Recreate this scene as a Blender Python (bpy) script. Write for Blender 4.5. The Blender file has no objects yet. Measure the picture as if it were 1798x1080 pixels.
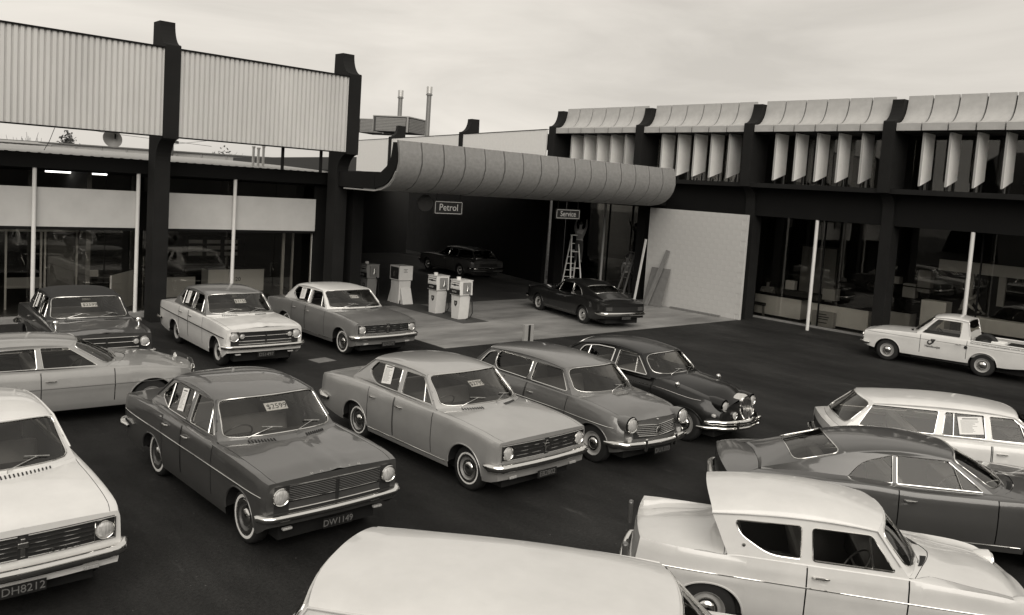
import bpy, bmesh, math, random
from math import sin, cos, pi, sqrt, radians
from mathutils import Vector, Matrix, geometry
random.seed(7)
S = bpy.context.scene
COL = S.collection

# ---------------------------------------------------------------- camera
H_CAM, PITCH, ROLL, YAW_A = 4.294, 0.084, 0.066, 0.73446
FPX, CX, CY = 1470.66, 905.8, 455.9
cd = bpy.data.cameras.new('camera')
cam = bpy.data.objects.new('camera', cd)
COL.objects.link(cam)
fw = Vector((0, cos(PITCH), -sin(PITCH)))
r0 = Vector((1, 0, 0)); u0 = r0.cross(fw)
r2 = r0 * cos(ROLL) + u0 * sin(ROLL); u2 = -r0 * sin(ROLL) + u0 * cos(ROLL)
RW = Matrix(((cos(YAW_A), sin(YAW_A), 0), (-sin(YAW_A), cos(YAW_A), 0), (0, 0, 1)))
ax = [RW @ r2, RW @ u2, RW @ (-fw)]
cam.matrix_world = Matrix(((ax[0].x, ax[1].x, ax[2].x, 0), (ax[0].y, ax[1].y, ax[2].y, 0),
                           (ax[0].z, ax[1].z, ax[2].z, H_CAM), (0, 0, 0, 1)))
cd.sensor_width = 36.0; cd.sensor_fit = 'HORIZONTAL'
cd.lens = FPX / 1798 * 36
cd.shift_x = (899 - CX) / 1798; cd.shift_y = (CY - 540) / 1798
cd.clip_start = 0.1; cd.clip_end = 3000
S.camera = cam
S.render.resolution_x = 1024; S.render.resolution_y = 615

# ---------------------------------------------------------------- sky and sun (overcast, a print in warm greys)
SUN_EL, SUN_AZ = radians(38), radians(-124)      # direction towards the sun, azimuth in the scene's xy plane
world = bpy.data.worlds.new('World'); S.world = world; world.use_nodes = True
nt = world.node_tree; N = nt.nodes; L = nt.links
bg = N['Background']; bg.inputs['Strength'].default_value = 0.1
sky = N.new('ShaderNodeTexSky'); sky.sky_type = 'NISHITA'; sky.sun_disc = False
sky.sun_elevation = SUN_EL; sky.sun_rotation = pi / 2 - SUN_AZ
bw = N.new('ShaderNodeRGBToBW'); L.new(sky.outputs[0], bw.inputs[0])
tc = N.new('ShaderNodeTexCoord')
mp = N.new('ShaderNodeMapping'); mp.inputs['Scale'].default_value = (1.0, 1.0, 4.5)
mp.inputs['Rotation'].default_value = (0.12, 0.1, 0.4)
L.new(tc.outputs['Generated'], mp.inputs[0])
nz = N.new('ShaderNodeTexNoise'); nz.inputs['Scale'].default_value = 2.2; nz.inputs['Detail'].default_value = 7
nz.inputs['Roughness'].default_value = 0.55; nz.inputs['Distortion'].default_value = 0.6
L.new(mp.outputs[0], nz.inputs[0])
mr = N.new('ShaderNodeMapRange'); mr.inputs[1].default_value = 0.3; mr.inputs[2].default_value = 0.72
mr.inputs[3].default_value = 3.25; mr.inputs[4].default_value = 4.9
L.new(nz.outputs[0], mr.inputs[0])
mx = N.new('ShaderNodeMath'); mx.operation = 'MULTIPLY_ADD'; mx.inputs[1].default_value = 0.10
L.new(bw.outputs[0], mx.inputs[0]); L.new(mr.outputs[0], mx.inputs[2])
tint = N.new('ShaderNodeVectorMath'); tint.operation = 'SCALE'; tint.inputs[0].default_value = (1.0, 0.945, 0.862)
L.new(mx.outputs[0], tint.inputs['Scale']); L.new(tint.outputs[0], bg.inputs['Color'])
sd = bpy.data.lights.new('sun', 'SUN'); sd.energy = 1.5; sd.angle = radians(58); sd.color = (1, 0.945, 0.865)
sun = bpy.data.objects.new('sun', sd); COL.objects.link(sun)
sdir = Vector((cos(SUN_EL) * cos(SUN_AZ), cos(SUN_EL) * sin(SUN_AZ), sin(SUN_EL)))
sun.rotation_euler = sdir.to_track_quat('Z', 'Y').to_euler()
S.view_settings.view_transform = 'Standard'; S.view_settings.look = 'None'
S.view_settings.exposure = 0.72; S.view_settings.gamma = 1.0
S.view_settings.use_curve_mapping = False
S.render.engine = 'CYCLES'

# ---------------------------------------------------------------- materials
def grey(v): return (v, v * 0.992, v * 0.968, 1)
MATS = {}
def mat(name, v, rough=0.6, metal=0.0, coat=0.0, noise=0.0, nscale=6.0, bump=0.0, bscale=60.0, spec=0.5, emit=0.0, stretch=None):
    key = (name, v, rough)
    if key in MATS: return MATS[key]
    m = bpy.data.materials.new(name); m.use_nodes = True
    n = m.node_tree.nodes; l = m.node_tree.links; p = n['Principled BSDF']
    p.inputs['Base Color'].default_value = grey(v)
    p.inputs['Roughness'].default_value = rough; p.inputs['Metallic'].default_value = metal
    p.inputs['Specular IOR Level'].default_value = spec
    p.inputs['Coat Weight'].default_value = coat; p.inputs['Coat Roughness'].default_value = 0.04
    if emit:
        p.inputs['Emission Color'].default_value = grey(1); p.inputs['Emission Strength'].default_value = emit
    t = n.new('ShaderNodeTexCoord'); mpp = n.new('ShaderNodeMapping'); l.new(t.outputs['Object'], mpp.inputs[0])
    if stretch: mpp.inputs['Scale'].default_value = stretch
    if noise:
        a = n.new('ShaderNodeTexNoise'); a.inputs['Scale'].default_value = nscale; a.inputs['Detail'].default_value = 8
        a.inputs['Roughness'].default_value = 0.62
        l.new(mpp.outputs[0], a.inputs[0])
        r = n.new('ShaderNodeMapRange'); r.inputs[1].default_value = 0.3; r.inputs[2].default_value = 0.7
        r.inputs[3].default_value = 1 - noise; r.inputs[4].default_value = 1 + noise
        l.new(a.outputs[0], r.inputs[0])
        s = n.new('ShaderNodeVectorMath'); s.operation = 'SCALE'; s.inputs[0].default_value = grey(v)[:3]
        l.new(r.outputs[0], s.inputs['Scale']); l.new(s.outputs[0], p.inputs['Base Color'])
        r3 = n.new('ShaderNodeMapRange'); r3.inputs[1].default_value = 0.3; r3.inputs[2].default_value = 0.7
        r3.inputs[3].default_value = max(0, rough - noise * 0.25); r3.inputs[4].default_value = min(1, rough + noise * 0.25)
        l.new(a.outputs[0], r3.inputs[0]); l.new(r3.outputs[0], p.inputs['Roughness'])
    if bump:
        b = n.new('ShaderNodeTexNoise'); b.inputs['Scale'].default_value = bscale; b.inputs['Detail'].default_value = 5
        l.new(mpp.outputs[0], b.inputs[0])
        bu = n.new('ShaderNodeBump'); bu.inputs['Strength'].default_value = bump; bu.inputs['Distance'].default_value = 0.01
        l.new(b.outputs[0], bu.inputs['Height']); l.new(bu.outputs[0], p.inputs['Normal'])
    MATS[key] = m
    return m
def glassmat(name, tintv=0.75, ior=1.6, wav=0.0):
    if name in MATS: return MATS[name]
    m = bpy.data.materials.new(name); m.use_nodes = True
    n = m.node_tree.nodes; l = m.node_tree.links; n.remove(n['Principled BSDF'])
    o = n['Material Output']
    tr = n.new('ShaderNodeBsdfTransparent'); tr.inputs[0].default_value = grey(tintv)
    gl = n.new('ShaderNodeBsdfGlossy'); gl.inputs['Roughness'].default_value = 0.015; gl.inputs[0].default_value = grey(0.95)
    fr = n.new('ShaderNodeFresnel'); fr.inputs[0].default_value = ior
    mi = n.new('ShaderNodeMixShader')
    l.new(fr.outputs[0], mi.inputs[0]); l.new(tr.outputs[0], mi.inputs[1]); l.new(gl.outputs[0], mi.inputs[2])
    if wav:
        t = n.new('ShaderNodeTexCoord'); b = n.new('ShaderNodeTexNoise'); b.inputs['Scale'].default_value = 0.7
        l.new(t.outputs['Object'], b.inputs[0])
        bu = n.new('ShaderNodeBump'); bu.inputs['Strength'].default_value = wav; bu.inputs['Distance'].default_value = 0.05
        l.new(b.outputs[0], bu.inputs['Height']); l.new(bu.outputs[0], gl.inputs['Normal']); l.new(bu.outputs[0], fr.inputs['Normal'])
    l.new(mi.outputs[0], o.inputs[0]); MATS[name] = m
    return m

def ground_mat():
    m = bpy.data.materials.new('asphalt'); m.use_nodes = True
    n = m.node_tree.nodes; l = m.node_tree.links; p = n['Principled BSDF']
    t = n.new('ShaderNodeTexCoord')
    def noise(sc, det=6, rg=0.6, stretch=None):
        a = n.new('ShaderNodeTexNoise'); a.inputs['Scale'].default_value = sc; a.inputs['Detail'].default_value = det
        a.inputs['Roughness'].default_value = rg
        if stretch:
            mm = n.new('ShaderNodeMapping'); mm.inputs['Scale'].default_value = stretch; mm.inputs['Rotation'].default_value = (0, 0, 0.5)
            l.new(t.outputs['Object'], mm.inputs[0]); l.new(mm.outputs[0], a.inputs[0])
        else: l.new(t.outputs['Object'], a.inputs[0])
        return a
    def rng(a, lo, hi, x0=0.35, x1=0.65):
        r = n.new('ShaderNodeMapRange'); r.inputs[1].default_value = x0; r.inputs[2].default_value = x1
        r.inputs[3].default_value = lo; r.inputs[4].default_value = hi; l.new(a.outputs[0], r.inputs[0]); return r
    def mul(a, b):
        x = n.new('ShaderNodeMath'); x.operation = 'MULTIPLY'; l.new(a.outputs[0], x.inputs[0]); l.new(b.outputs[0], x.inputs[1]); return x
    big = rng(noise(0.30, 6, .65, (1, .3, 1)), 0.5, 1.9); mid = rng(noise(1.7, 7, 0.65, (1, .35, 1)), 0.8, 1.25)
    fine = rng(noise(26, 6, 0.85), 0.45, 1.75, 0.3, 0.7)
    spots = rng(noise(5.5, 3, 0.5, (1, .25, 1)), 1.0, 2.2, 0.66, 0.80)
    sp2 = rng(noise(17, 2, .5), 1.0, 4.0, 0.735, 0.76)
    q = mul(mul(mul(mul(big, mid), fine), spots), sp2)
    s = n.new('ShaderNodeVectorMath'); s.operation = 'SCALE'; s.inputs[0].default_value = grey(0.0135)[:3]
    l.new(q.outputs[0], s.inputs['Scale']); l.new(s.outputs[0], p.inputs['Base Color'])
    rr = rng(noise(0.8, 5), 0.62, 0.88); l.new(rr.outputs[0], p.inputs['Roughness'])
    p.inputs['Specular IOR Level'].default_value = 0.18
    b = n.new('ShaderNodeBump'); b.inputs['Strength'].default_value = 0.55; b.inputs['Distance'].default_value = 0.012
    l.new(noise(70, 4, 0.7).outputs[0], b.inputs['Height']); l.new(b.outputs[0], p.inputs['Normal'])
    return m

M_ASPH = ground_mat()
M_SLAB = mat('worn_concrete', 0.21, 0.75, noise=0.45, nscale=0.55, bump=0.25, stretch=(0.6, 1.7, 1))
M_DARK = mat('dark_stained_concrete', 0.012, 0.8, spec=.2, noise=0.25, nscale=1.5, bump=0.2)
M_BLACK = mat('black_void', 0.006, 0.9)
M_DARK2 = mat('dark_timber_beam', 0.006, 0.8, spec=.2, noise=0.3, nscale=2.0)
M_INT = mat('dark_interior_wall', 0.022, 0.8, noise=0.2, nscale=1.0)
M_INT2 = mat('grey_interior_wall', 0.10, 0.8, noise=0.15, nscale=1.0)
M_FLOOR = mat('interior_floor', 0.05, 0.4, noise=0.3, nscale=1.2)
M_CANOPY = mat('precast_grey_panel', 0.22, 0.75, noise=0.16, nscale=9.0, bump=0.15)
M_PANEL2 = mat('precast_pale_panel', 0.40, 0.7, noise=0.12, nscale=3.0, bump=0.12)
M_SIGN = mat('corrugated_cladding', 0.56, 0.5, noise=0.10, nscale=.8, stretch=(1,1,.25))
M_WHITE = mat('white_board', 0.62, 0.6, noise=0.06, nscale=1.3)
M_BAND = mat('pale_soffit_board', 0.52, 0.7, noise=0.06, nscale=2.0)
M_BLOCK = mat('painted_block', 0.50, 0.75, noise=0.05, nscale=2.4, bump=0.15)
M_PAINTW = mat('white_paint', 0.72, 0.45, noise=0.05, nscale=3.0)
M_FIN = mat('fin_board', 0.90, 0.55, noise=0.08, nscale=1.5)
M_ROOF = mat('corrugated_roof', 0.30, 0.6, noise=0.12, nscale=1.2)
M_GLASS = glassmat('shop_glass', 0.93, 1.48, 0.02)
M_CGLASS = glassmat('car_glass', 0.86, 1.62)
M_SGLASS = glassmat('car_side_glass', 0.86, 1.5)
M_LENS = mat('lamp_glass', 0.42, 0.18, coat=1.0, noise=.35, nscale=14, stretch=(1, 5, 1), bump=.6, bscale=30)
M_CHROME = mat('chrome', 0.82, 0.09, metal=1.0)
M_CHROME2 = mat('dull_chrome', 0.55, 0.25, metal=1.0)
M_ALU = mat('aluminium', 0.62, 0.4, metal=0.7)
M_RUBBER = mat('rubber', 0.012, 0.75, noise=0.2)
M_WW = mat('whitewall', 0.78, 0.6)
M_SEAT = mat('vinyl_seat', 0.17, 0.5, noise=0.1)
M_SEATL = mat('pale_seat', 0.30, 0.5, noise=0.1)
M_PLATE = mat('plate_black', 0.012, 0.4)
M_CARD = mat('card', 0.68, 0.7)
M_PAPER = mat('paper', 0.75, 0.8)
M_INK = mat('ink', 0.02, 0.6)
M_LAMPIN = mat('lamp_reflector', 0.85, 0.35, metal=0.25)
M_AMBER = mat('amber_lens', 0.28, 0.2, coat=0.5)
M_RED = mat('red_lens', 0.07, 0.2, coat=0.6)
M_SKIN = mat('skin', 0.30, 0.6); M_HAIR = mat('hair', 0.02, 0.7); M_SHIRT = mat('pale_shirt', 0.55, 0.8)
M_TROU = mat('dark_trousers', 0.04, 0.8); M_WOOD = mat('timber', 0.17, 0.7, noise=0.25, nscale=4, stretch=(6, 6, 1))
def paint(v, metal=0.0, rough=0.32): return mat('car_paint', v, rough, metal=metal, coat=0.85 if v > .02 else .35, noise=0.07, nscale=2.2, spec=.5 if v > .02 else .3)

# ---------------------------------------------------------------- mesh helpers
class MB:
    def __init__(s): s.v = []; s.f = []
    def quad(s, a, b, c, d):
        i = len(s.v); s.v += [tuple(a), tuple(b), tuple(c), tuple(d)]; s.f.append((i, i+1, i+2, i+3)); return s
    def box(s, x0, x1, y0, y1, z0, z1):
        i = len(s.v)
        s.v += [(x0,y0,z0),(x1,y0,z0),(x1,y1,z0),(x0,y1,z0),(x0,y0,z1),(x1,y0,z1),(x1,y1,z1),(x0,y1,z1)]
        s.f += [(i,i+3,i+2,i+1),(i+4,i+5,i+6,i+7),(i,i+1,i+5,i+4),(i+1,i+2,i+6,i+5),(i+2,i+3,i+7,i+6),(i+3,i,i+4,i+7)]
        return s
    def obox(s, M, sx, sy, sz):
        b = MB().box(-sx/2, sx/2, -sy/2, sy/2, -sz/2, sz/2); return s.add(b, M)
    def add(s, o, M=None):
        i = len(s.v)
        s.v += [tuple(M @ Vector(p)) for p in o.v] if M else list(o.v)
        s.f += [tuple(k + i for k in f) for f in o.f]; return s
    def grid(s, rows, close=False, skip=None):
        i = len(s.v); n = len(rows[0])
        for r in rows: s.v += [tuple(p) for p in r]
        for a in range(len(rows) - 1):
            for b in range(n if close else n - 1):
                if skip and skip(a, b): continue
                c = (b + 1) % n
                s.f.append((i + a*n + b, i + a*n + c, i + (a+1)*n + c, i + (a+1)*n + b))
        return s
    def tube(s, pts, r, n=6, closed=False):
        pts = [Vector(p) for p in pts]; m = len(pts); rows = []; up = None
        for k in range(m):
            a = pts[(k-1) % m] if (closed or k > 0) else pts[k]
            b = pts[(k+1) % m] if (closed or k < m-1) else pts[k]
            t = (b - a)
            if t.length < 1e-9: t = Vector((0,0,1))
            t.normalize()
            if up is None: up = Vector((0,0,1)) if abs(t.z) < 0.9 else Vector((1,0,0))
            x = (up - t * up.dot(t))
            if x.length < 1e-6: x = t.orthogonal()
            x.normalize(); up = x; y = t.cross(x)
            rr = r[k] if isinstance(r, (list, tuple)) else r
            rows.append([pts[k] + x*rr*cos(2*pi*j/n) + y*rr*sin(2*pi*j/n) for j in range(n)])
        if closed: rows.append(rows[0])
        i0 = len(s.v); s.grid(rows, close=True)
        if not closed:
            s.f.append(tuple(i0 + j for j in range(n))[::-1]); e = i0 + (m-1)*n; s.f.append(tuple(e + j for j in range(n)))
        return s
    def bar(s, a, b, w, h):
        a = Vector(a); b = Vector(b); t = (b-a); Lh = t.length; t.normalize()
        up = Vector((0,0,1)) if abs(t.z) < 0.95 else Vector((1,0,0))
        x = t.cross(up).normalized(); y = x.cross(t)
        M = Matrix((x, t, y)).transposed().to_4x4(); M.translation = (a+b)/2
        return s.obox(M, w, Lh, h)
    def prism(s, poly, f, t0, t1):
        # poly: 2D points; f(p,q,t)->3D
        n = len(poly); i = len(s.v)
        s.v += [tuple(f(p, q, t0)) for p, q in poly] + [tuple(f(p, q, t1)) for p, q in poly]
        for k in range(n):
            j = (k+1) % n; s.f.append((i+k, i+j, i+n+j, i+n+k))
        for tri in geometry.tessellate_polygon([[Vector((p, q, 0)) for p, q in poly]]):
            s.f.append((i+tri[0], i+tri[1], i+tri[2])); s.f.append((i+n+tri[2], i+n+tri[1], i+n+tri[0]))
        return s
    def lathe(s, prof, M=None, n=24):
        # prof: (axial, radius) about local +x axis
        rows = [[Vector((a, r*cos(2*pi*j/n), r*sin(2*pi*j/n))) for j in range(n)] for a, r in prof]
        b = MB().grid(rows, close=True); return s.add(b, M)
    def build(s, name, material, parent=None, smooth=0, bevel=0):
        me = bpy.data.meshes.new(name); me.from_pydata(s.v, [], s.f); me.update()
        bm = bmesh.new(); bm.from_mesh(me)
        bmesh.ops.remove_doubles(bm, verts=bm.verts, dist=0.0004)
        bmesh.ops.recalc_face_normals(bm, faces=bm.faces)
        bm.to_mesh(me); bm.free()
        if smooth:
            for p in me.polygons: p.use_smooth = True
            me.set_sharp_from_angle(angle=radians(smooth))
        me.materials.append(material)
        o = bpy.data.objects.new(name, me); COL.objects.link(o)
        if parent: o.parent = parent
        if bevel:
            b = o.modifiers.new('bevel', 'BEVEL'); b.width = bevel; b.segments = 2; b.limit_method = 'ANGLE'
        return o
def BX(name, x0, x1, y0, y1, z0, z1, m, parent=None, bevel=0): return MB().box(x0,x1,y0,y1,z0,z1).build(name, m, parent, bevel=bevel)
def inst(o, parent, M=None, name=None):
    c = bpy.data.objects.new(name or o.name.split('.')[0], o.data); COL.objects.link(c); c.parent = parent
    if M: c.matrix_basis = M
    for md in o.modifiers:
        b = c.modifiers.new(md.name, md.type)
        if md.type == 'BEVEL': b.width = md.width; b.segments = md.segments; b.limit_method = md.limit_method
    return c
def tag(o, label, cat, group=None):
    o['label'] = label; o['category'] = cat
    if group: o['group'] = group
    return o
def thing(name, loc, rz, label, cat, group=None):
    o = bpy.data.objects.new(name, None); COL.objects.link(o); o.location = loc; o.rotation_euler = (0, 0, rz)
    o.empty_display_size = 0.3
    return tag(o, label, cat, group)
def struct(o, kind='structure'): o['kind'] = kind; return o
def text_mb(s, size, depth=0.002, align='CENTER'):
    cu = bpy.data.curves.new('t', 'FONT'); cu.body = s; cu.size = size; cu.extrude = depth; cu.align_x = align; cu.align_y = 'CENTER'
    cu.resolution_u = 3
    ob = bpy.data.objects.new('t', cu); me = bpy.data.meshes.new_from_object(ob)
    b = MB(); b.v = [tuple(v.co) for v in me.vertices]; b.f = [tuple(p.vertices) for p in me.polygons]
    bpy.data.objects.remove(ob); bpy.data.curves.remove(cu); bpy.data.meshes.remove(me)
    return b
def frame(o, xdir, ydir):      # matrix with text x, text y directions
    x = Vector(xdir).normalized(); y = Vector(ydir).normalized(); z = x.cross(y)
    M = Matrix((x, y, z)).transposed().to_4x4(); M.translation = Vector(o); return M
def keyf(keys, x):
    if x <= keys[0][0]: return keys[0][1]
    if x >= keys[-1][0]: return keys[-1][1]
    for i in range(len(keys)-1):
        x0, y0 = keys[i]; x1, y1 = keys[i+1]
        if x <= x1:
            def sl(j):
                if j <= 0 or j >= len(keys)-1:
                    j2 = max(0, min(j, len(keys)-2)); return (keys[j2+1][1]-keys[j2][1])/(keys[j2+1][0]-keys[j2][0])
                a = (keys[j][1]-keys[j-1][1])/(keys[j][0]-keys[j-1][0]); b = (keys[j+1][1]-keys[j][1])/(keys[j+1][0]-keys[j][0])
                return 0 if a*b <= 0 else 2*a*b/(a+b)
            h = x1-x0; t = (x-x0)/h; m0 = sl(i)*h; m1 = sl(i+1)*h
            return (2*t**3-3*t*t+1)*y0+(t**3-2*t*t+t)*m0+(-2*t**3+3*t*t)*y1+(t**3-t*t)*m1
def arcpoly(pts, r=0.03, seg=4):
    out = []; n = len(pts)
    for i in range(n):
        p = Vector(pts[i][:2]); a = Vector(pts[i-1][:2]); b = Vector(pts[(i+1) % n][:2])
        rr = pts[i][2] if len(pts[i]) > 2 else r
        da = (a-p); db = (b-p); rr = min(rr, da.length*0.45, db.length*0.45)
        da.normalize(); db.normalize(); p0 = p+da*rr; p1 = p+db*rr
        for k in range(seg+1):
            t = k/seg; out.append(p0*(1-t)**2 + p*2*t*(1-t) + p1*t*t)
    return out

# ---------------------------------------------------------------- cars
def P3(t): return (t[0], t[1])
def lerp(a, b, t): return a + (b - a) * t
def smooth01(x): x = max(0, min(1, x)); return x*x*(3-2*x)
class Geo:
    """shape functions of one car; x forward from the rear axle, y left, z up"""
    def __init__(s, sp):
        s.sp = sp; s.__dict__.update(sp)
    def side(s, x, z):
        return s.Y0 - s.tum*(z - s.zb) - s.taper*max(0, s.xtap - x)**2
    def f(s, h): return keyf(s.prof, h)
    def Wx(s, x): return keyf(s.W, x)
    def zs(s, x): return keyf(s.sh, x)
    def yin(s, x):
        xf = s.A['e0'][0]; xr = s.A['e3'][0]; zb = s.zin(x)
        g = s.side(x, zb)
        fr = s.Wx(x)*s.hoodw; rr = s.Wx(x)*s.bootw
        if x > xf: return lerp(g, fr, smooth01((x-xf)/0.25))
        if x < xr: return lerp(g, rr, smooth01((xr-x)/0.25))
        return g
    def zin(s, x): return s.zs(x) + keyf(s.rise, x)
    def arch(s, x):
        z = keyf(s.sill, x)
        for xc, R, top in ((0, s.ra[0], s.ra[1]), (s.wb, s.fa[0], s.fa[1])):
            d = abs(x-xc)
            if d < R: z = max(z, 0.30 + (top-0.30)*(1-(d/R)**2.2)**0.5)
        return z
    def dx(s, x, z):
        h = (z - 0.25)/(s.zs(s.xn if x > 1 else s.xt) - 0.25)
        if x > 1: return s.rake*(h)*smooth01((x-(s.xn-0.4))/0.4)
        return -s.rrake*(h)*smooth01(((s.xt+0.4)-x)/0.4)
    def nx(s, y, z):
        w = s.Wx(s.xn)*s.bowW; t = min(1, abs(y)/w)
        return s.xn + s.bow*(1-t*t) + s.dx(s.xn, z)
    def tx(s, y, z):
        w = s.Wx(s.xt)*s.bowW; t = min(1, abs(y)/w)
        return s.xt - s.rbow*(1-t*t) + s.dx(s.xt, z)
    def sect(s, x):
        """side profile points (x,y,z) from the lower edge to the inner shoulder edge"""
        zl = s.arch(x); zs = s.zs(x); W = s.Wx(x); pts = []
        for k in range(13):
            z = zl + (zs-zl)*k/12; h = (z-0.2)/(zs-0.2)
            pts.append(Vector((x + s.dx(x, z), W*s.f(h), z)))
        yi = s.yin(x); zi = s.zin(x); y1 = pts[-1].y
        for k in range(1, 6):
            a = k/5*pi/2; pts.append(Vector((x + s.dx(x, zs), yi + (y1-yi)*cos(a)**s.shr, zs + (zi-zs)*sin(a)**s.shr2)))
        return pts
    # greenhouse
    def ec(s, seg, v):
        A = s.A
        if seg == 0: c = (A['c0'], A['c1']); e = (A['e0'], A['e1'])
        elif seg == 2: c = (A['c2'], A['c3']); e = (A['e2'], A['e3'])
        else:
            def q(a, m, b):
                # quadratic through a, m, b at v=0,.5,1
                w = [(1-v)*(1-2*v), 4*v*(1-v), v*(2*v-1)]
                return tuple(w[0]*a[i]+w[1]*m[i]+w[2]*b[i] for i in (0, 1))
            return q(A['c1'], A['cm'], A['c2']), q(A['e1'], A['em'], A['e2'])
        b = A.get('bul%d' % seg, 0.02)*4*v*(1-v)
        def l(a): 
            dxx, dz = a[1][0]-a[0][0], a[1][1]-a[0][1]; ln = sqrt(dxx*dxx+dz*dz)
            nxx, nz = -dz/ln, dxx/ln
            if nz < 0: nxx, nz = -nxx, -nz
            return (lerp(a[0][0], a[1][0], v)+nxx*b, lerp(a[0][1], a[1][1], v)+nz*b)
        ee = (lerp(e[0][0], e[1][0], v), lerp(e[0][1], e[1][1], v))
        return l(c), ee
    def P(s, seg, u, v, off=0.0):
        c, e = s.ec(seg, v); ey = s.side(e[0], e[1])
        w = {0: v**3, 1: 1.0, 2: (1-v)**3}[seg]
        au = abs(u); y1 = au; k1 = 1-au**2.2
        am = radians(83.5); a = au*am; p = s.roofp; y2 = (sin(a)/sin(am))**(2/p) if au > 0 else 0; c0_ = cos(am)**(2/p); k2 = (cos(a)**(2/p)-c0_)/(1-c0_)
        kx = 1-y2**2.2
        y = ey*lerp(y1, y2, w)*(1 if u >= 0 else -1)
        return Vector((e[0]+(c[0]-e[0])*lerp(k1, kx, w), y, e[1]+(c[1]-e[1])*lerp(k1, k2, w) + off))

WHEELCACHE = {}
def make_wheel(car, g, x, y, r, kind):
    key = (kind, round(r, 3)); out = 1 if y > 0 else -1
    w = 0.17
    if key not in WHEELCACHE:
        d = {}
        tp = [(-w/2, r*0.62), (-w/2, r*0.86), (-w/2*0.9, r*0.95), (-w/2*0.62, r), (w/2*0.62, r), (w/2*0.9, r*0.95), (w/2, r*0.86), (w/2*0.99, r*0.62), (w/2*.55, r*0.58), (-w/2*.8, r*0.58)]
        d['tyre'] = MB().lathe(tp + [tp[0]], n=32)
        rr = r*0.62
        d['rim'] = MB().lathe([(w*0.30, 0), (w*0.30, rr*0.45), (w*0.26, rr*0.55), (w*0.16, rr*0.80), (w*0.22, rr*0.86), (w*0.46, rr*0.96), (w*0.50, rr*1.0), (w*0.47, rr*1.03)], n=28)
        hc = rr*0.62
        d['hubcap'] = MB().lathe([(w*0.30, hc), (w*0.42, hc*0.97), (w*0.40, hc*0.78), (w*0.50, hc*0.66), (w*0.56, hc*0.40), (w*0.60, hc*0.15), (w*0.60, 0)], n=24)
        d['trim'] = MB().lathe([(w*0.50, rr*0.84), (w*0.535, rr*0.92), (w*0.525, rr*1.02), (w*0.50, rr*1.05)], n=28)
        if kind in ('ww', 'wwthin'):
            a, b = (0.70, 0.81) if kind == 'ww' else (0.645, 0.72)
            d['whitewall'] = MB().lathe([(w*0.502, r*a), (w*0.517, r*(a+b)/2), (w*0.503, r*b)], n=32)
        objs = {}
        for k, b in d.items():
            objs[k] = b.build('proto', {'tyre': M_RUBBER, 'rim': mat('wheel_rim', {'ww': .10, 'wwthin': .28}.get(kind, .35), 0.35, noise=.1), 'hubcap': M_CHROME, 'trim': M_CHROME, 'whitewall': M_WW}[k], smooth=40).data
        for o in [o for o in COL.objects if o.name.startswith('proto')]: bpy.data.objects.remove(o)
        WHEELCACHE[key] = objs
    objs = WHEELCACHE[key]
    t = bpy.data.objects.new('wheel', objs['tyre']); COL.objects.link(t); t.parent = car
    t.matrix_basis = Matrix.Translation((x, y, r)) @ Matrix.Rotation(out*pi/2, 4, 'Z') @ Matrix.Rotation(random.random()*6, 4, 'X')
    for k in ('rim', 'hubcap', 'trim', 'whitewall'):
        if k in objs and not (kind == 'plain' and k == 'trim'):
            c = bpy.data.objects.new({'trim': 'trim_ring'}.get(k, k), objs[k]); COL.objects.link(c); c.parent = t
    return t

def ring_pts(g, seg, ui, v0, v1, n=56, k=6):
    res = []
    for i in range(n):
        th = 2*pi*i/n; c, s_ = cos(th), sin(th); m = max(abs(c), abs(s_))
        r = 1/((abs(c)**k+abs(s_)**k)**(1/k)); res.append(((ui*c*r, (v0+v1)/2+(v1-v0)/2*s_*r), (c/m, 0.5+0.5*s_/m)))
    return res
def screen(g, car, seg, ui, v0, v1, body, name, trim=0.010, trimmat=None, k=6):
    rp = ring_pts(g, seg, ui, v0, v1, k=k)
    inner = [g.P(seg, *a) for a, b in rp]; mid = [g.P(seg, (a[0]+b[0])/2, (a[1]+b[1])/2) for a, b in rp]; outer = [g.P(seg, *b) for a, b in rp]
    lip = [p + Vector((-0.012 if seg == 0 else 0.012, 0, -0.02)) for p in inner]
    body.grid([outer, mid, inner, lip], close=True)
    gm = MB(); rows = []
    for q in (1.0, 0.8, 0.6, 0.4, 0.2, 0.02):
        cc = (0, (v0+v1)/2); rows.append([g.P(seg, a[0]*q, cc[1]+(a[1]-cc[1])*q, -0.008) for a, b in rp])
    gm.grid(rows, close=True); glass = gm.build(name, M_CGLASS, car, smooth=60)
    if trim:
        MB().tube([g.P(seg, *a, 0.002) for a, b in rp], trim, 6, closed=True).build('screen_trim', trimmat or M_CHROME, car, smooth=60)
    return glass

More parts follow.
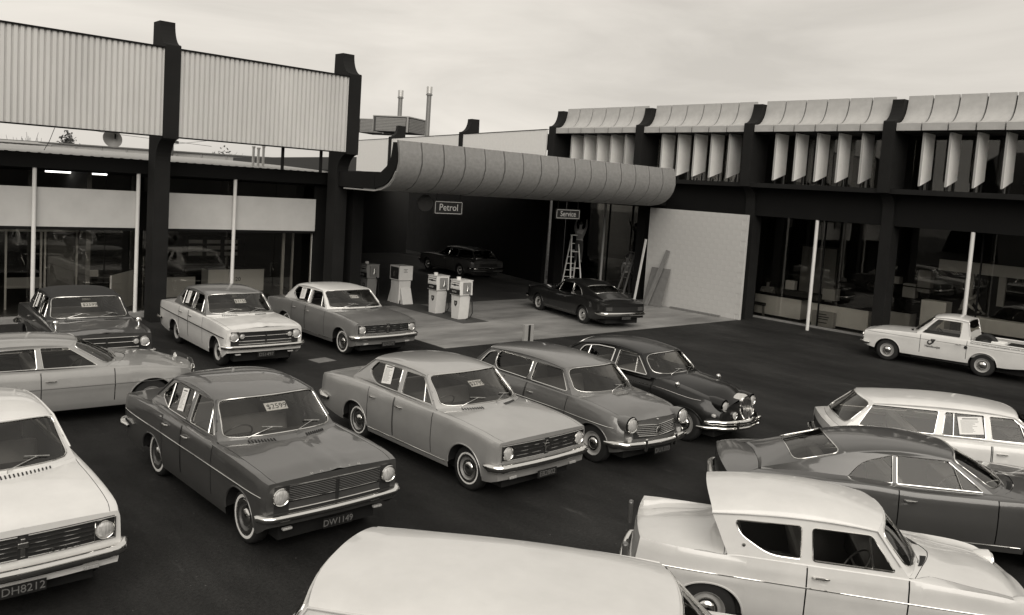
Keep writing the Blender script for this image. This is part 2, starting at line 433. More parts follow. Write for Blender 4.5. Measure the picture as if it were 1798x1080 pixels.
def bumper(pathpts, prof):
    """pathpts: list (x,y,z) with outward normals found in plan; prof: list (out, dz)"""
    rows = []; n = len(pathpts)
    for i in range(n):
        a = Vector(pathpts[max(0, i-1)]); b = Vector(pathpts[min(n-1, i+1)]); t = (b-a); t.z = 0; t.normalize()
        nrm = Vector((t.y, -t.x, 0)); p = Vector(pathpts[i])
        sc = 0.45 if i in (0, n-1) else 1
        rows.append([p + nrm*o*sc + Vector((0, 0, z*sc)) for o, z in prof])
    return MB().grid(rows, close=True)
BPROF = [(-0.02, 0.055), (0.02, 0.06), (0.05, 0.045), (0.062, 0.012), (0.055, -0.02), (0.03, -0.05), (-0.02, -0.055)]
def bumppath(g, front, z, wrap=0.35, out=0.03, n=13, cz=0.0, cr=0.10):
    pts = []; W = g.Wx(g.xn if front else g.xt)
    xe = g.xn if front else g.xt; sg = 1 if front else -1
    Ws = g.Wx(xe - sg*wrap) + out*0.4
    half = [(xe - sg*wrap, -Ws), (xe - sg*wrap*0.5, -(g.Wx(xe - sg*wrap*0.5)+out*.6)), (xe - sg*cr*.6, -(W+out*0.6)), (xe - sg*cr*0.05 + sg*out*.5, -(W-0.015+out*.2))]
    for i in range(n):
        y = -(W-0.07) + (W-0.07)*i/(n-1)
        xx = (g.nx(y, z) if front else g.tx(y, z)) + sg*out
        half.append((xx, y))
    full = half + [(a, -b) for a, b in half[-2::-1]]
    pts = [(a, b, z + cz*(1-abs(b)/W)) for a, b in full]
    return pts if front else pts[::-1]

def lamp(car, M, r, depth=0.05, rimw=0.02, name='headlight'):
    h = MB().lathe([(-depth, r*0.8), (-depth*0.2, r*1.02), (0.010, r+rimw*.55), (0.022, r+rimw*0.35), (0.016, r*1.0), (0.0, r*0.99)], M, 24).build(name, M_CHROME, car, smooth=50)
    MB().lathe([(0.0, r*0.97), (-depth*0.6, r*0.6), (-depth*0.8, 0)], M, 20).build('reflector', M_LAMPIN, h, smooth=60)
    MB().lathe([(0.006, r*0.985), (0.020, r*0.8), (0.030, r*0.45), (0.034, 0.0)], M, 20).build('lens', M_LENS, h, smooth=60)
    return h
def XM(x, y, z, rz=0.0, ry=0.0): return Matrix.Translation((x, y, z)) @ Matrix.Rotation(rz, 4, 'Z') @ Matrix.Rotation(ry, 4, 'Y')

def make_car(name, label, loc, heading, sp, v, vroof=None, vside=None, metal=0.25, wheel='wwthin', plate=None, rplate=None, group=None, seat=None, cat='car', blind=None):
    g = Geo(sp)
    car = thing(name, (loc[0], loc[1], 0), heading, label, cat, group)
    mp_ = paint(v, metal); mroof = paint(vroof, 0.0, 0.45) if isinstance(vroof, float) else mp_; mseat = seat or M_SEAT
    if isinstance(vroof, bpy.types.Material): mroof = vroof
    # stations
    xs = set()
    n = 46
    for i in range(n+1): xs.add(round(lerp(g.xt, g.xn, i/n), 4))
    for xc, R in ((0, g.ra[0]), (g.wb, g.fa[0])):
        for i in range(17): xs.add(round(xc - R*0.9999*cos(pi*i/16), 4))
        xs.add(round(xc-R-0.002, 4)); xs.add(round(xc+R+0.002, 4))
    for k in range(1, 5): xs.add(round(g.xn-0.02*k*k*.6, 4)); xs.add(round(g.xt+0.02*k*k*.6, 4))
    gaps = sorted(set(g.doors and [d for dd in g.doors for d in dd[:2]] or []))
    xs = sorted(x for x in xs if all(abs(x-q) > 0.02 for q in gaps))
    xs = sorted(set(xs) | {round(q-0.007, 4) for q in gaps} | {round(q+0.007, 4) for q in gaps})
    secs = [g.sect(x) for x in xs]
    def indoor(a):
        m = (xs[a]+xs[a+1])/2
        for k, d in enumerate(g.doors):
            if d[0] < m < d[1]: return k
        return None
    def isgap(a):
        m = (xs[a]+xs[a+1])/2; return any(abs(m-q) < 0.005 for q in gaps)
    body = MB(); doormb = [MB() for _ in g.doors for _s in (1, 2)]
    for sg in (1, -1):
        rows = [[Vector((p.x, p.y*sg, p.z)) for p in s_] for s_ in secs]
        body.grid(rows, skip=lambda a, b: (b >= 2 and b < 13) and (indoor(a) is not None or isgap(a)))
        for k, d in enumerate(g.doors):
            ii = [i for i in range(len(xs)) if d[0]+0.006 < xs[i] < d[1]-0.006]
            if len(ii) > 1: doormb[k*2+(0 if sg > 0 else 1)].grid([rows[i][2:14] for i in ii])
    # nose and tail caps
    def cap(front):
        se = secs[-1] if front else secs[0]; rows = []
        for j, p in enumerate(se):
            row = []
            for i in range(19):
                u = -1 + 2*i/18; y = p.y*u
                xx = (g.nx(y, p.z) if front else g.tx(y, p.z)); 
                if abs(u) == 1: xx = p.x
                crown = (g.hoodcrown if front else g.bootcrown)*(1-u*u) if j == len(se)-1 else (0 if j < 12 else (g.hoodcrown if front else g.bootcrown)*(1-u*u)*(j-12)/5)
                row.append(Vector((xx, y, p.z+crown)))
            rows.append(row)
        body.grid(rows)
    cap(True); cap(False)
    # inner sill return at arches (thin lip)
    for sg in (1, -1):
        for xc, R, top in ((0, g.ra[0], g.ra[1]), (g.wb, g.fa[0], g.fa[1])):
            pts = []
            for i in range(25):
                x = xc - R*0.998*cos(pi*i/24); p = g.sect(x)[0]; pts.append(Vector((x+0, (p.y-0.006)*sg, p.z)))
            body.tube(pts, 0.013, 6)
            rows = [[Vector((p.x, p.y, p.z)), Vector((p.x, sg*(abs(p.y)-0.22), p.z+0.03))] for p in pts]
            MB().grid(rows).build('wheel_arch', M_BLACK, car)
    bo = body.build('body', mp_, car, smooth=sp.get('sharp', 38))
    names = []
    for k, d in enumerate(g.doors):
        for sgi in (0, 1):
            mb = doormb[k*2+sgi]
            if not mb.v: continue
            do = mb.build('door', mp_, car, smooth=38); sg = 1 if sgi == 0 else -1
            hx = d[2] if len(d) > 2 else d[0]+0.14
            hz = g.handlez; p = g.Wx(hx)*g.f((hz-0.2)/(g.zs(hx)-0.2))
            hb = MB().tube([(hx-0.075, sg*(p+0.004), hz), (hx-0.06, sg*(p+0.035), hz+0.004), (hx+0.05, sg*(p+0.032), hz+0.004), (hx+0.075, sg*(p+0.004), hz)], 0.0115, 6)
            hb.build('handle', M_CHROME, do, smooth=50)
    # hood and boot
    def lid(x0f, x1, front, nm):
        mb = MB(); R = 16; rows = []
        for i in range(R+1):
            s_ = i/R; row = []
            for j in range(17):
                u = -1+2*j/16
                xa = x0f(u); xb = (g.nx(u*g.yin(g.xn)*0.985, g.zin(g.xn))-0.004) if front else (g.tx(u*g.yin(g.xt)*0.985, g.zin(g.xt))+0.004)
                x = lerp(xa, xb, s_); xq = max(min(x, g.xn), g.xt)
                y = u*(g.yin(xq)-0.006)
                cr = keyf(g.hcr, x) if front else g.bootcrown
                z = g.zin(xq) + cr*(1-u*u) + (g.ridge*max(0, 1-abs(u)/0.10) if front else 0) + (g.bulge*smooth01((0.55-abs(u))/0.2) if front else 0)*(1-s_*0.3)
                row.append(Vector((x + (g.dx(xq, g.zs(xq)) if s_ < 1 else 0), y, z)))
            rows.append(row)
        mb.grid(rows); return mb.build(nm, mp_, car, smooth=30)
    A = g.A
    def hx0(u): return g.P(0, u, 0).x + 0.16*(1-abs(u)*0.6)
    hood = lid(hx0, g.xn, True, 'bonnet')
    # cowl
    mb = MB(); rows = []
    for q in (0, 0.33, 0.66, 1):
        row = []
        for j in range(17):
            u = -1+2*j/16; a = g.P(0, u, 0); xb = hx0(u); y = u*(g.yin(xb)-0.006); zq = g.zin(xb)+keyf(g.hcr, xb)*(1-u*u) - 0.003
            row.append(a.lerp(Vector((xb-0.008, y, zq)), q))
        rows.append(row)
    mb.grid(rows); cw = mb.build('cowl', mp_, car, smooth=40)
    for sg in (g.vents if g.vents else ()):
        vb = MB()
        for k in range(9 if g.vents == (1, -1) else 26):
            u = sg*(0.28+0.045*k) if g.vents == (1, -1) else (-0.62+0.05*k)
            a = g.P(0, u, 0); b_ = Vector((hx0(u), u*(g.yin(hx0(u))-.006), g.zin(hx0(u))+keyf(g.hcr, hx0(u))*(1-u*u)))
            vb.bar(a.lerp(b_, 0.40)+Vector((0, 0, .004)), a.lerp(b_, 0.85)+Vector((0, 0, .003)), 0.013, 0.006)
            if g.vents == (1,): vb.build('vent_slot', M_RUBBER, cw); vb = MB()
        if vb.v: vb.build('air_vent', M_RUBBER, cw)
    if g.boot:
        def bx0(u): return g.P(2, u, 1).x - 0.05*(1-abs(u)*0.3)
        lid(bx0, g.xt, False, 'boot_lid')
        mb = MB(); rows = []
        for q in (0, 0.5, 1):
            row = []
            for j in range(17):
                u = -1+2*j/16; a = g.P(2, u, 1); xb = bx0(u); y = u*(g.yin(xb)-0.006)
                row.append(a.lerp(Vector((xb+0.006, y, g.zin(xb)+g.bootcrown*(1-u*u))), q))
            rows.append(row)
        mb.grid(rows); mb.build('rear_deck', mp_, car, smooth=40)
    # greenhouse
    top = MB(); US = [-1+2*i/28 for i in range(29)]
    top.grid([[g.P(1, u, i/18) for u in US] for i in range(19)])
    top.build('roof', mroof, car, smooth=50)
    fr = MB()
    screen(g, car, 0, *g.scr0, body=fr, name='windscreen', k=g.sk0)
    screen(g, car, 2, *g.scr2, body=fr, name='rear_window', trim=g.rtrim, k=g.sk2)
    outline = []
    for i in range(7): c, e = g.ec(0, i/6); outline.append(e)
    for i in range(1, 19): c, e = g.ec(1, i/18); outline.append(e)
    for i in range(1, 7): c, e = g.ec(2, i/6); outline.append(e)
    zlow = min(A['e0'][1], A['e3'][1])-0.05
    nb = 14
    for i in range(nb+1):
        x = lerp(A['e3'][0], A['e0'][0], i/nb); outline.append((x, min(g.zin(x), keyf(g.rise, x)+g.zs(x))-0.035))
    wins = [arcpoly(w['p'], w.get('r', 0.03)) for w in g.wins]
    polys = [[Vector((p[0], p[1], 0)) for p in outline]] + [[Vector((p[0], p[1], 0)) for p in w] for w in wins]
    flat = [p for q in polys for p in q]
    tris = geometry.tessellate_polygon(polys)
    for sg in (1, -1):
        i0 = len(fr.v); fr.v += [(p.x, sg*g.side(p.x, p.y), p.y) for p in flat]; fr.f += [tuple(i0+t for t in tr) for tr in tris]
        for w in wins:
            a = [Vector((p[0], sg*g.side(p[0], p[1]), p[1])) for p in w]; b = [p + Vector((0, -sg*0.028, 0)) for p in a]
            fr.grid([a, b], close=True)
    fo = fr.build('pillar_frame', mroof if sp.get('roofpillars', True) else mp_, car, smooth=25)
    wt = sp.get('wtrim', 0.007)
    for w, wd in zip(wins, g.wins):
        for sg in (1, -1):
            pts = [Vector((p[0], sg*(g.side(p[0], p[1])-0.016), p[1])) for p in w]
            gm = MB(); gm.v = [tuple(p) for p in pts]; gm.f = [tuple(t) for t in geometry.tessellate_polygon([[Vector((p[0], p[1], 0)) for p in w]])]
            gl = gm.build('side_window', M_SGLASS, car)
            if wt: MB().tube([Vector((p[0], sg*(g.side(p[0], p[1])+0.001), p[1])) for p in w], wt, 5, closed=True).build('window_trim', M_CHROME, gl, smooth=60)
            for q in wd.get('bars', []):
                MB().tube([Vector((x, sg*(g.side(x, z)-0.006), z)) for x, z in q], 0.011, 6).build('quarter_light_bar', M_CHROME, gl, smooth=60)
    # drip rail
    for sg in ((1, -1) if not sp.get('norail') else ()):
        pts = [g.ec(0, i/4)[1] for i in range(1, 5)] + [g.ec(1, i/14)[1] for i in range(1, 15)] + ([g.ec(2, i/4)[1] for i in range(1, 4)] if sp.get('railrear', True) else [])
        MB().tube([Vector((x, sg*(g.side(x, z)+0.008), z)) for x, z in pts], 0.010, 6).build('drip_rail', M_CHROME2 if sp.get('chromerail') else mroof, car, smooth=60)
    # belly, cabin, seats
    Wm = g.Wx(1.2)
    MB().box(g.xt+0.12, g.xn-0.12, -Wm+0.26, Wm-0.26, 0.17, 0.42).build('underbody', M_BLACK, car)
    cab = MB(); x0, x1 = A['e3'][0]+0.0, A['e0'][0]+0.12; yi = Wm-0.13
    cab.box(x0, x1, -yi, yi, 0.23, 0.27)
    zt = min(g.zin(x1), g.zin(x0), g.zin((x0+x1)/2))-0.04
    cab.quad((x1, -yi, .25), (x1, yi, .25), (x1, yi*.9, zt), (x1, -yi*.9, zt)).quad((x0, -yi, .25), (x0, yi, .25), (x0, yi*.9, zt), (x0, -yi*.9, zt))
    for sg in (1, -1): cab.quad((x0, sg*yi, .25), (x1, sg*yi, .25), (x1, sg*min(yi, g.side(1, zt)-.01), zt), (x0, sg*min(yi, g.side(1, zt)-.01), zt))
    cab.build('cabin_lining', mat('cabin_lining', 0.045, 0.7), car)
    xs_ = g.seats
    for sx in xs_:
        st = MB().box(sx-0.05, sx+0.45, -yi+0.12, yi-0.12, 0.28, 0.50).build('seat', mseat, car, bevel=0.05)
        Mx = XM(sx-0.10, 0, 0.70, 0, -0.25); MB().obox(Mx, 0.16, (yi-0.12)*2, 0.52).build('backrest', mseat, st, bevel=0.05)
    MB().box(A['e0'][0]-0.33, A['e0'][0]+0.05, -g.side(1.8, .9)+0.08, g.side(1.8, .9)-0.08, 0.62, zt+0.005).build('dashboard', mat('dashboard', 0.03, 0.5), car, bevel=0.03)
    Ms = Matrix.Translation((A['e0'][0]-0.42, -0.36, zt-0.02)) @ Matrix.Rotation(-0.9, 4, 'Y')
    sw = MB().tube([Ms @ Vector((0.20*cos(t*pi/12), 0.20*sin(t*pi/12), 0)) for t in range(24)], 0.011, 6, closed=True)
    sw.bar(Ms @ Vector((0, -.19, 0)), Ms @ Vector((0, .19, 0)), .02, .012); sw.tube([Ms @ Vector((0, 0, 0)), Ms @ Vector((0, 0, -0.4))], 0.02, 6)
    sw.build('steering_wheel', mat('wheel_rim_dark', .05, .4), car, smooth=60)
    # mirror, wipers
    MB().box(A['c1'][0]-0.13, A['c1'][0]-0.10, -0.09, 0.09, A['c1'][1]-0.12, A['c1'][1]-0.06).build('mirror', M_CHROME2, car, bevel=0.01)
    for k, (ub, ut, vt) in enumerate(g.wipers):
        a = g.P(0, ub, 0.0, 0.012)+Vector((0.02, 0, 0)); b = g.P(0, ut, vt, 0.022); c_ = g.P(0, ut-0.17, vt*1.25, 0.016); d_ = g.P(0, ut+0.15, vt*0.85, 0.016)
        MB().tube([a+Vector((0, 0, -.02)), a+Vector((0, 0, .015)), a.lerp(b, .5)+Vector((0, 0, .008)), b], 0.0055, 5).tube([c_, b, d_], 0.0055, 5).build('wiper', M_CHROME2, car, smooth=60)
    # wheels
    yw = g.Wx(0)*g.f(0.3) - g.wheelin
    for x in (0, g.wb):
        for sg in (1, -1): make_wheel(car, g, x, sg*(yw-0.085), g.wr, wheel)
    for fn in g.extras: fn(car, g, mp_)
    if plate is not None:
        z = g.platez; x = g.nx(0, z)+g.plateoff
        pl = MB().box(x, x+0.012, -0.19, 0.19, z-0.055, z+0.055).build('number_plate', M_PLATE, car)
        if plate: MB().add(text_mb(plate, 0.105), frame((x+0.014, 0, z), (0, 1, 0), (0, 0, 1))).build('plate_lettering', mat('plate_letters', .12, .6), pl)
    if rplate is not None:
        z = g.platez; x = g.tx(0, z)-g.plateoff
        pl = MB().box(x-0.012, x, -0.19, 0.19, z-0.055, z+0.055).build('number_plate', M_PLATE, car)
        if rplate: MB().add(text_mb(rplate, 0.105), frame((x-0.014, 0, z), (0, -1, 0), (0, 0, 1))).build('plate_lettering', mat('plate_letters', .12, .6), pl)
    bpy.context.view_layer.update()
    return car, g

# -- parts for particular cars
def surf_patch(g, y0, y1, z0, z1, off, front=True, n=14, m=3):
    rows = []
    for j in range(m+1):
        z = lerp(z0, z1, j/m); rows.append([Vector(((g.nx(y, z)+off) if front else (g.tx(y, z)-off), y, z)) for y in [lerp(y0, y1, i/n) for i in range(n+1)]])
    return MB().grid(rows)
def hline(g, z, y0, y1, off, r, front=True, n=14, dz=0):
    return MB().tube([((g.nx(y, z)+off) if front else (g.tx(y, z)-off), y, z+dz*abs(y)) for y in [lerp(y0, y1, i/n) for i in range(n+1)]], r, 6)
def sp_wrap(g): return getattr(g, 'wrap', .30)
def chrome_bumpers(zf, zr, cz=0.0, front=True, rear=True, prof=BPROF, out=0.05):
    def fn(car, g, mp_):
        if front: bumper(bumppath(g, True, zf, cz=cz, out=out, wrap=sp_wrap(g)), prof).build('front_bumper', M_CHROME, car, smooth=50)
        if rear: bumper(bumppath(g, False, zr, out=out), prof).build('rear_bumper', M_CHROME, car, smooth=50)
    return fn
def sedan70_front(letters=None, zg=(0.585, 0.82), bars=4):
    def fn(car, g, mp_):
        yl = g.Wx(g.xn)*0.93
        gr = surf_patch(g, -yl, yl, zg[0], zg[1], 0.004).build('grille', mat('grille_dark', .015, .5), car, smooth=60)
        for k in range(bars+1):
            z = lerp(zg[0]+0.012, zg[1]-0.012, k/bars); ye = yl if k in (0, bars) else yl-0.19
            for s_ in ((-ye, -0.045), (0.045, ye)): hline(g, z, s_[0], s_[1], 0.012, 0.007 if k in (0, bars) else 0.0045).build('grille_bar', M_CHROME2, gr, smooth=60)
        for sg in (1, -1):
            MB().tube([(g.nx(sg*yl, zz)+0.014, sg*yl, zz) for zz in (zg[0]+.01, zg[1]-.01)], 0.009, 6).build('grille_bar', M_CHROME, gr)
            MB().tube([(g.nx(sg*(yl-.19), zz)+0.014, sg*(yl-.19), zz) for zz in (zg[0]+.01, zg[1]-.01)], 0.006, 6).build('grille_bar', M_CHROME, gr)
            zc = (zg[0]+zg[1])/2
            lamp(car, XM(g.nx(sg*(yl-.10), zc)+0.012, sg*(yl-.10), zc), 0.082, 0.02)
            MB().box(g.nx(sg*.6, .36)+.01, g.nx(sg*.6, .36)+.03, sg*.60-.07, sg*.60+.07, .335, .375).build('indicator_lamp', M_LENS, car, bevel=.008)
        zc = (zg[0]+zg[1])/2; x = g.nx(0, zc)
        MB().box(x+.005, x+.03, -.02, .02, zg[0]+.03, zg[1]-.03).box(x+.005, x+.034, -.045, .045, zc+.0, zc+.05).build('emblem', M_CHROME2, gr, bevel=.006)
        if letters:
            z = zg[0]-0.0+0.035
            for i, ch in enumerate(letters):
                y = 0.20+0.055*i
                MB().add(text_mb(ch, 0.045, .003), frame((g.nx(y, z)+.030, y, z), (0, 1, 0), (0, 0, 1))).build('badge_letter', M_CHROME2, gr)
    return fn
def sedan65_front(letters=None, aux=False, mirrors=False, zg=(0.655, 0.845)):
    def fn(car, g, mp_):
        yl = g.Wx(g.xn)*0.94; zc = (zg[0]+zg[1])/2+.01; yg = yl-0.21
        gr = surf_patch(g, -yl+.04, yl-.04, zg[0]-.11, zg[1], 0.003).build('grille', mat('grille_dark', .015, .5), car, smooth=60)
        if aux:
            for z in (zg[1]-.005, zc-.02, zg[0]-.02): hline(g, z, -yg, yg, .016, .008).build('grille_bar', M_CHROME, gr, smooth=60)
            for sg in (1, -1): lamp(car, XM(g.nx(sg*(yl-.27), zc)+.03, sg*(yl-.27), zc-.01), .052, .03, .012, 'fog_lamp')
        else:
            for k in range(8): hline(g, lerp(zg[0]+.035, zg[1]-.012, k/7), -yg, yg, .010, .0042).build('grille_bar', mat('bar_dull', .16, .4, metal=.6), gr, smooth=60)
            for z in (zg[0]+.015, zg[1]-.002): hline(g, z, -yg, yg, .012, .005).build('grille_bar', M_CHROME2, gr, smooth=60)
        surf_patch(g, -yg, yg, zg[0]-.085, zg[0]-.005, 0.010).build('grille_panel', paint(0.10, 0.5) if not aux else mat('grille_dark2', .03, .4), gr, smooth=60)
        hline(g, zg[0]-.085, -yg, yg, .016, .007).build('grille_bar', M_CHROME, gr, smooth=60)
        x = g.nx(0, zg[0]); MB().box(x+.01, x+.032, -.018, .018, zg[0]-.08, zg[1]-.02).build('emblem', mat('grille_dark', .015, .5), gr, bevel=.006)
        for sg in (1, -1):
            lamp(car, XM(g.nx(sg*(yl-.10), zc)+0.035, sg*(yl-.10), zc-.02), 0.088, 0.05, 0.026)
            MB().box(g.xn-.16, g.xn-.03, sg*(g.Wx(g.xn-.1)*.975)-.012, sg*(g.Wx(g.xn-.1)*.975)+.012, .46, .51).build('indicator_lamp', M_AMBER, car, bevel=.008)
            MB().box(g.nx(.62, .3)-.03, g.nx(.62, .3)+.02, sg*.60-.06, sg*.60+.06, .33, .36).build('parking_lamp', M_LENS, car, bevel=.01)
        if letters:
            for i, ch in enumerate(letters):
                y = (i-2.5)*0.125; z = g.zin(g.xn)+keyf(g.hcr, g.xn)*(1-(y/.75)**2)
                xx = g.nx(y, z)-.035
                MB().add(text_mb(ch, 0.05, .004), frame((xx, y, z+.006), (0, 1, 0), (-.9, 0, .35))).build('badge_letter', M_CHROME, bonnet_of(car))
        if mirrors:
            for sg in (1, -1):
                yy = g.Wx(g.wb)*.86; zz = g.zin(g.wb)
                m = MB().tube([(g.wb+.0, sg*yy, zz-.01), (g.wb-.03, sg*yy, zz+.07)], .012, 6).build('wing_mirror', M_CHROME, car)
                MB().lathe([(-.015, 0), (-.012, .045), (0, .06), (.02, .045), (.03, .02), (.033, 0)], XM(g.wb-.03, sg*yy, zz+.09, 0, .3), 16).build('mirror_head', M_CHROME, m, smooth=60)
    return fn
def bonnet_of(car): return [c for c in car.children if c.name.startswith('bonnet')][0]
def molding(z, x0, x1, r=0.008, m=None, dz=0.0, zf=None):
    def fn(car, g, mp_):
        for sg in (1, -1):
            pts = []
            for i in range(25):
                x = lerp(x0, x1, i/24); zz = (zf(x) if zf else z+dz*(x-x0))
                pts.append((x+g.dx(x, zz), sg*(g.Wx(x)*g.f((zz-.2)/(g.zs(x)-.2))+.003), zz))
            MB().tube(pts, r, 6).build('side_moulding', m or M_CHROME, car, smooth=60)
    return fn
def tail(zc=0.62, hh=0.06, w=0.22, y=0.62, dark=True):
    def fn(car, g, mp_):
        if dark: surf_patch(g, -.75, .75, zc-.07, zc+.07, .004, False).build('tail_panel', mat('grille_dark', .015, .5), car, smooth=60)
        for sg in (1, -1):
            surf_patch(g, sg*y-w/2, sg*y+w/2, zc-hh, zc+hh, .014, False, 4, 2).build('tail_light', M_RED, car, smooth=60)
    return fn

PROF_A = [(0, .925), (.10, .955), (.30, .985), (.55, 1.0), (.80, .993), (.94, .985), (1.0, .968)]
HKBASE = dict(wb=2.82, xn=3.49, xt=-1.14, W=[(-1.14, .84), (-.95, .885), (-.3, .915), (.6, .92), (2.8, .92), (3.3, .91), (3.49, .875)],
    sh=[(-1.14, .87), (-.8, .915), (0, .95), (.45, .96), (1.2, .94), (2.3, .935), (3.1, .90), (3.49, .85)],
    rise=[(-1.12, .015), (.0, .035), (2.3, .035), (3.49, .012)], sill=[(-1.12, .36), (-.5, .26), (0, .235), (2.8, .235), (3.3, .27), (3.49, .33)],
    prof=PROF_A, Y0=.815, zb=.99, tum=.33, taper=.045, xtap=1.0, hoodw=.88, bootw=.86, ra=(.37, .655), fa=(.375, .675), wr=.315, wheelin=.085,
    rake=.0, rrake=.0, bow=.045, rbow=.04, bowW=.93, shr=1.0, shr2=1.0, hoodcrown=.022, bootcrown=.02,
    hcr=[(2.3, .040), (3.0, .032), (3.49, .016)], sharp=22, ridge=.006, bulge=.0, wrap=.20, vents=(1, -1), boot=True, roofp=2.7,
    A=dict(c0=(2.34, 1.03), e0=(2.04, .985), c1=(1.74, 1.425), e1=(1.60, 1.385), cm=(.92, 1.48), em=(.90, 1.415), c2=(.10, 1.415), e2=(.20, 1.36), c3=(-.52, 1.02), e3=(-.32, .985), bul0=.025, bul2=.02),
    scr0=(.925, .045, .95), scr2=(.86, .06, .93), sk0=9, sk2=7, rtrim=.009, seats=(.25, 1.12), wipers=((-.62, -.22, .16), (.12, .52, .16)),
    doors=[(1.10, 2.06), (.385, 1.08)], handlez=.835, platez=.33, plateoff=.06,
    wins=[dict(p=[(1.93, 1.02), (1.14, 1.02), (1.12, 1.355), (1.56, 1.355)], bars=[[(1.72, 1.02), (1.63, 1.29)]]),
          dict(p=[(1.03, 1.02), (.42, 1.02, .12), (.13, 1.17, .10), (.30, 1.345, .06), (1.01, 1.355)])],
    extras=[sedan70_front(), chrome_bumpers(.505, .52), molding(.315, .40, 2.40, .007), tail(.66)])
HK0 = dict(wb=2.82, xn=3.62, xt=-1.12, W=[(-1.12, .80), (-.9, .865), (-.3, .90), (.6, .905), (2.8, .905), (3.35, .885), (3.62, .835)],
    sh=[(-1.12, .80), (-.8, .845), (0, .875), (.45, .885), (1.2, .86), (2.3, .865), (3.1, .84), (3.62, .775)],
    rise=[(-1.12, .02), (.0, .035), (2.3, .035), (3.62, .022)], sill=[(-1.12, .36), (-.5, .26), (0, .235), (2.8, .235), (3.3, .27), (3.62, .33)],
    prof=PROF_A, Y0=.735, zb=.90, tum=.40, taper=.045, xtap=1.0, hoodw=.88, bootw=.86, ra=(.37, .655), fa=(.375, .665), wr=.315, wheelin=.035,
    rake=-.03, rrake=.0, bow=.07, rbow=.06, bowW=.93, shr=1.0, shr2=1.0, hoodcrown=.022, bootcrown=.02,
    hcr=[(2.3, .045), (3.0, .040), (3.62, .022)], ridge=.006, bulge=.0, wrap=.20, vents=(1, -1), boot=True, roofp=2.7,
    A=dict(c0=(2.42, .945), e0=(2.10, .90), c1=(1.70, 1.335), e1=(1.56, 1.285), cm=(.92, 1.40), em=(.90, 1.325), c2=(.10, 1.335), e2=(.20, 1.275), c3=(-.52, .955), e3=(-.30, .915), bul0=.025, bul2=.02),
    scr0=(.925, .045, .95), scr2=(.86, .06, .93), sk0=9, sk2=7, rtrim=.009, seats=(.25, 1.12), wipers=((-.62, -.22, .16), (.12, .52, .16)),
    doors=[(1.10, 2.12), (.385, 1.08)], handlez=.77, platez=.375, plateoff=.075,
    wins=[dict(p=[(1.97, .935), (1.14, .935), (1.12, 1.265), (1.535, 1.265)], bars=[[(1.72, .935), (1.63, 1.20)]]),
          dict(p=[(1.03, .935), (.42, .935, .12), (.13, 1.09, .10), (.30, 1.255, .06), (1.01, 1.265)])],
    extras=[sedan70_front(), chrome_bumpers(.475, .50), molding(.315, .40, 2.40, .007), tail(.66)])
def spec(base, **k):
    d = dict(base); A = dict(base['A']); A.update(k.pop('A', {})); d.update(k); d['A'] = A; return d
HRBASE = spec(HKBASE, wb=2.69, xn=3.31, xt=-1.14, W=[(-1.14, .85), (-.95, .885), (-.3, .90), (2.8, .90), (3.15, .895), (3.31, .865)],
    sh=[(-1.14, .905), (-.7, .94), (0, .965), (1.2, .975), (2.2, .965), (3.0, .93), (3.31, .885)],
    rise=[(-1.12, .010), (3.44, .010)], sill=[(-1.12, .34), (-.5, .25), (0, .235), (2.7, .235), (3.1, .27), (3.31, .39)],
    prof=[(0, .935), (.12, .96), (.35, .985), (.60, .992), (.70, 1.0), (.76, .994), (.92, .985), (1.0, .972)],
    Y0=.805, zb=1.0, tum=.33, taper=.035, xtap=.9, hoodw=.88, bootw=.88, ra=(.36, .61), fa=(.37, .675), bow=.035, rake=.01,
    hcr=[(2.2, .035), (3.31, .022)], sharp=20, ridge=.014, bulge=.010, wrap=.13, hoodcrown=.022,
    A=dict(c0=(2.18, 1.04), e0=(1.92, .995), c1=(1.68, 1.445), e1=(1.53, 1.40), cm=(.85, 1.53), em=(.83, 1.445), c2=(.12, 1.46), e2=(.16, 1.385), c3=(-.42, 1.03), e3=(-.34, .995)),
    scr0=(.935, .04, .955), doors=[(1.02, 1.94), (.375, 1.00)], handlez=.87, platez=.33,
    wins=[dict(p=[(1.80, 1.03), (1.07, 1.03), (1.05, 1.385), (1.485, 1.385)], bars=[[(1.62, 1.03), (1.54, 1.31)]]),
          dict(p=[(.95, 1.03), (.32, 1.03, .10), (.00, 1.14, .08), (.20, 1.34, .10), (.40, 1.385, .06), (.94, 1.385)], bars=[[(.30, 1.03), (.27, 1.36)]])],
    seats=(.15, 1.02), extras=[sedan65_front(), chrome_bumpers(.50, .52, prof=[(o*.9, z*.72) for o, z in BPROF]), molding(.72, -1.0, 3.20, .006), tail(.70, .07, .16, .70, False)])
MONARO = spec(HK0, ra=(.37, .655), doors=[(.93, 2.10)], sh=[(-1.12, .80), (-.8, .85), (0, .90), (.5, .90), (1.2, .86), (2.3, .865), (3.1, .84), (3.62, .775)],
    A=dict(c1=(1.74, 1.315), e1=(1.60, 1.255), cm=(1.0, 1.365), em=(.98, 1.285), c2=(.26, 1.275), e2=(.34, 1.205), c3=(-.64, .935), e3=(-.70, .905), bul2=.03),
    scr2=(.94, .06, .62), sk2=7, roofp=2.4, norail=True, Y0=.700, tum=.32, railrear=False,
    wins=[dict(p=[(1.99, .91), (.95, .91), (.95, 1.24), (1.565, 1.235, .02)], bars=[[(1.74, .91), (1.64, 1.17)]], r=.02),
          dict(p=[(.90, .91), (.34, .91, .03), (.52, 1.12, .2), (.90, 1.24, .01)], r=.02)], seats=(.35, 1.12))
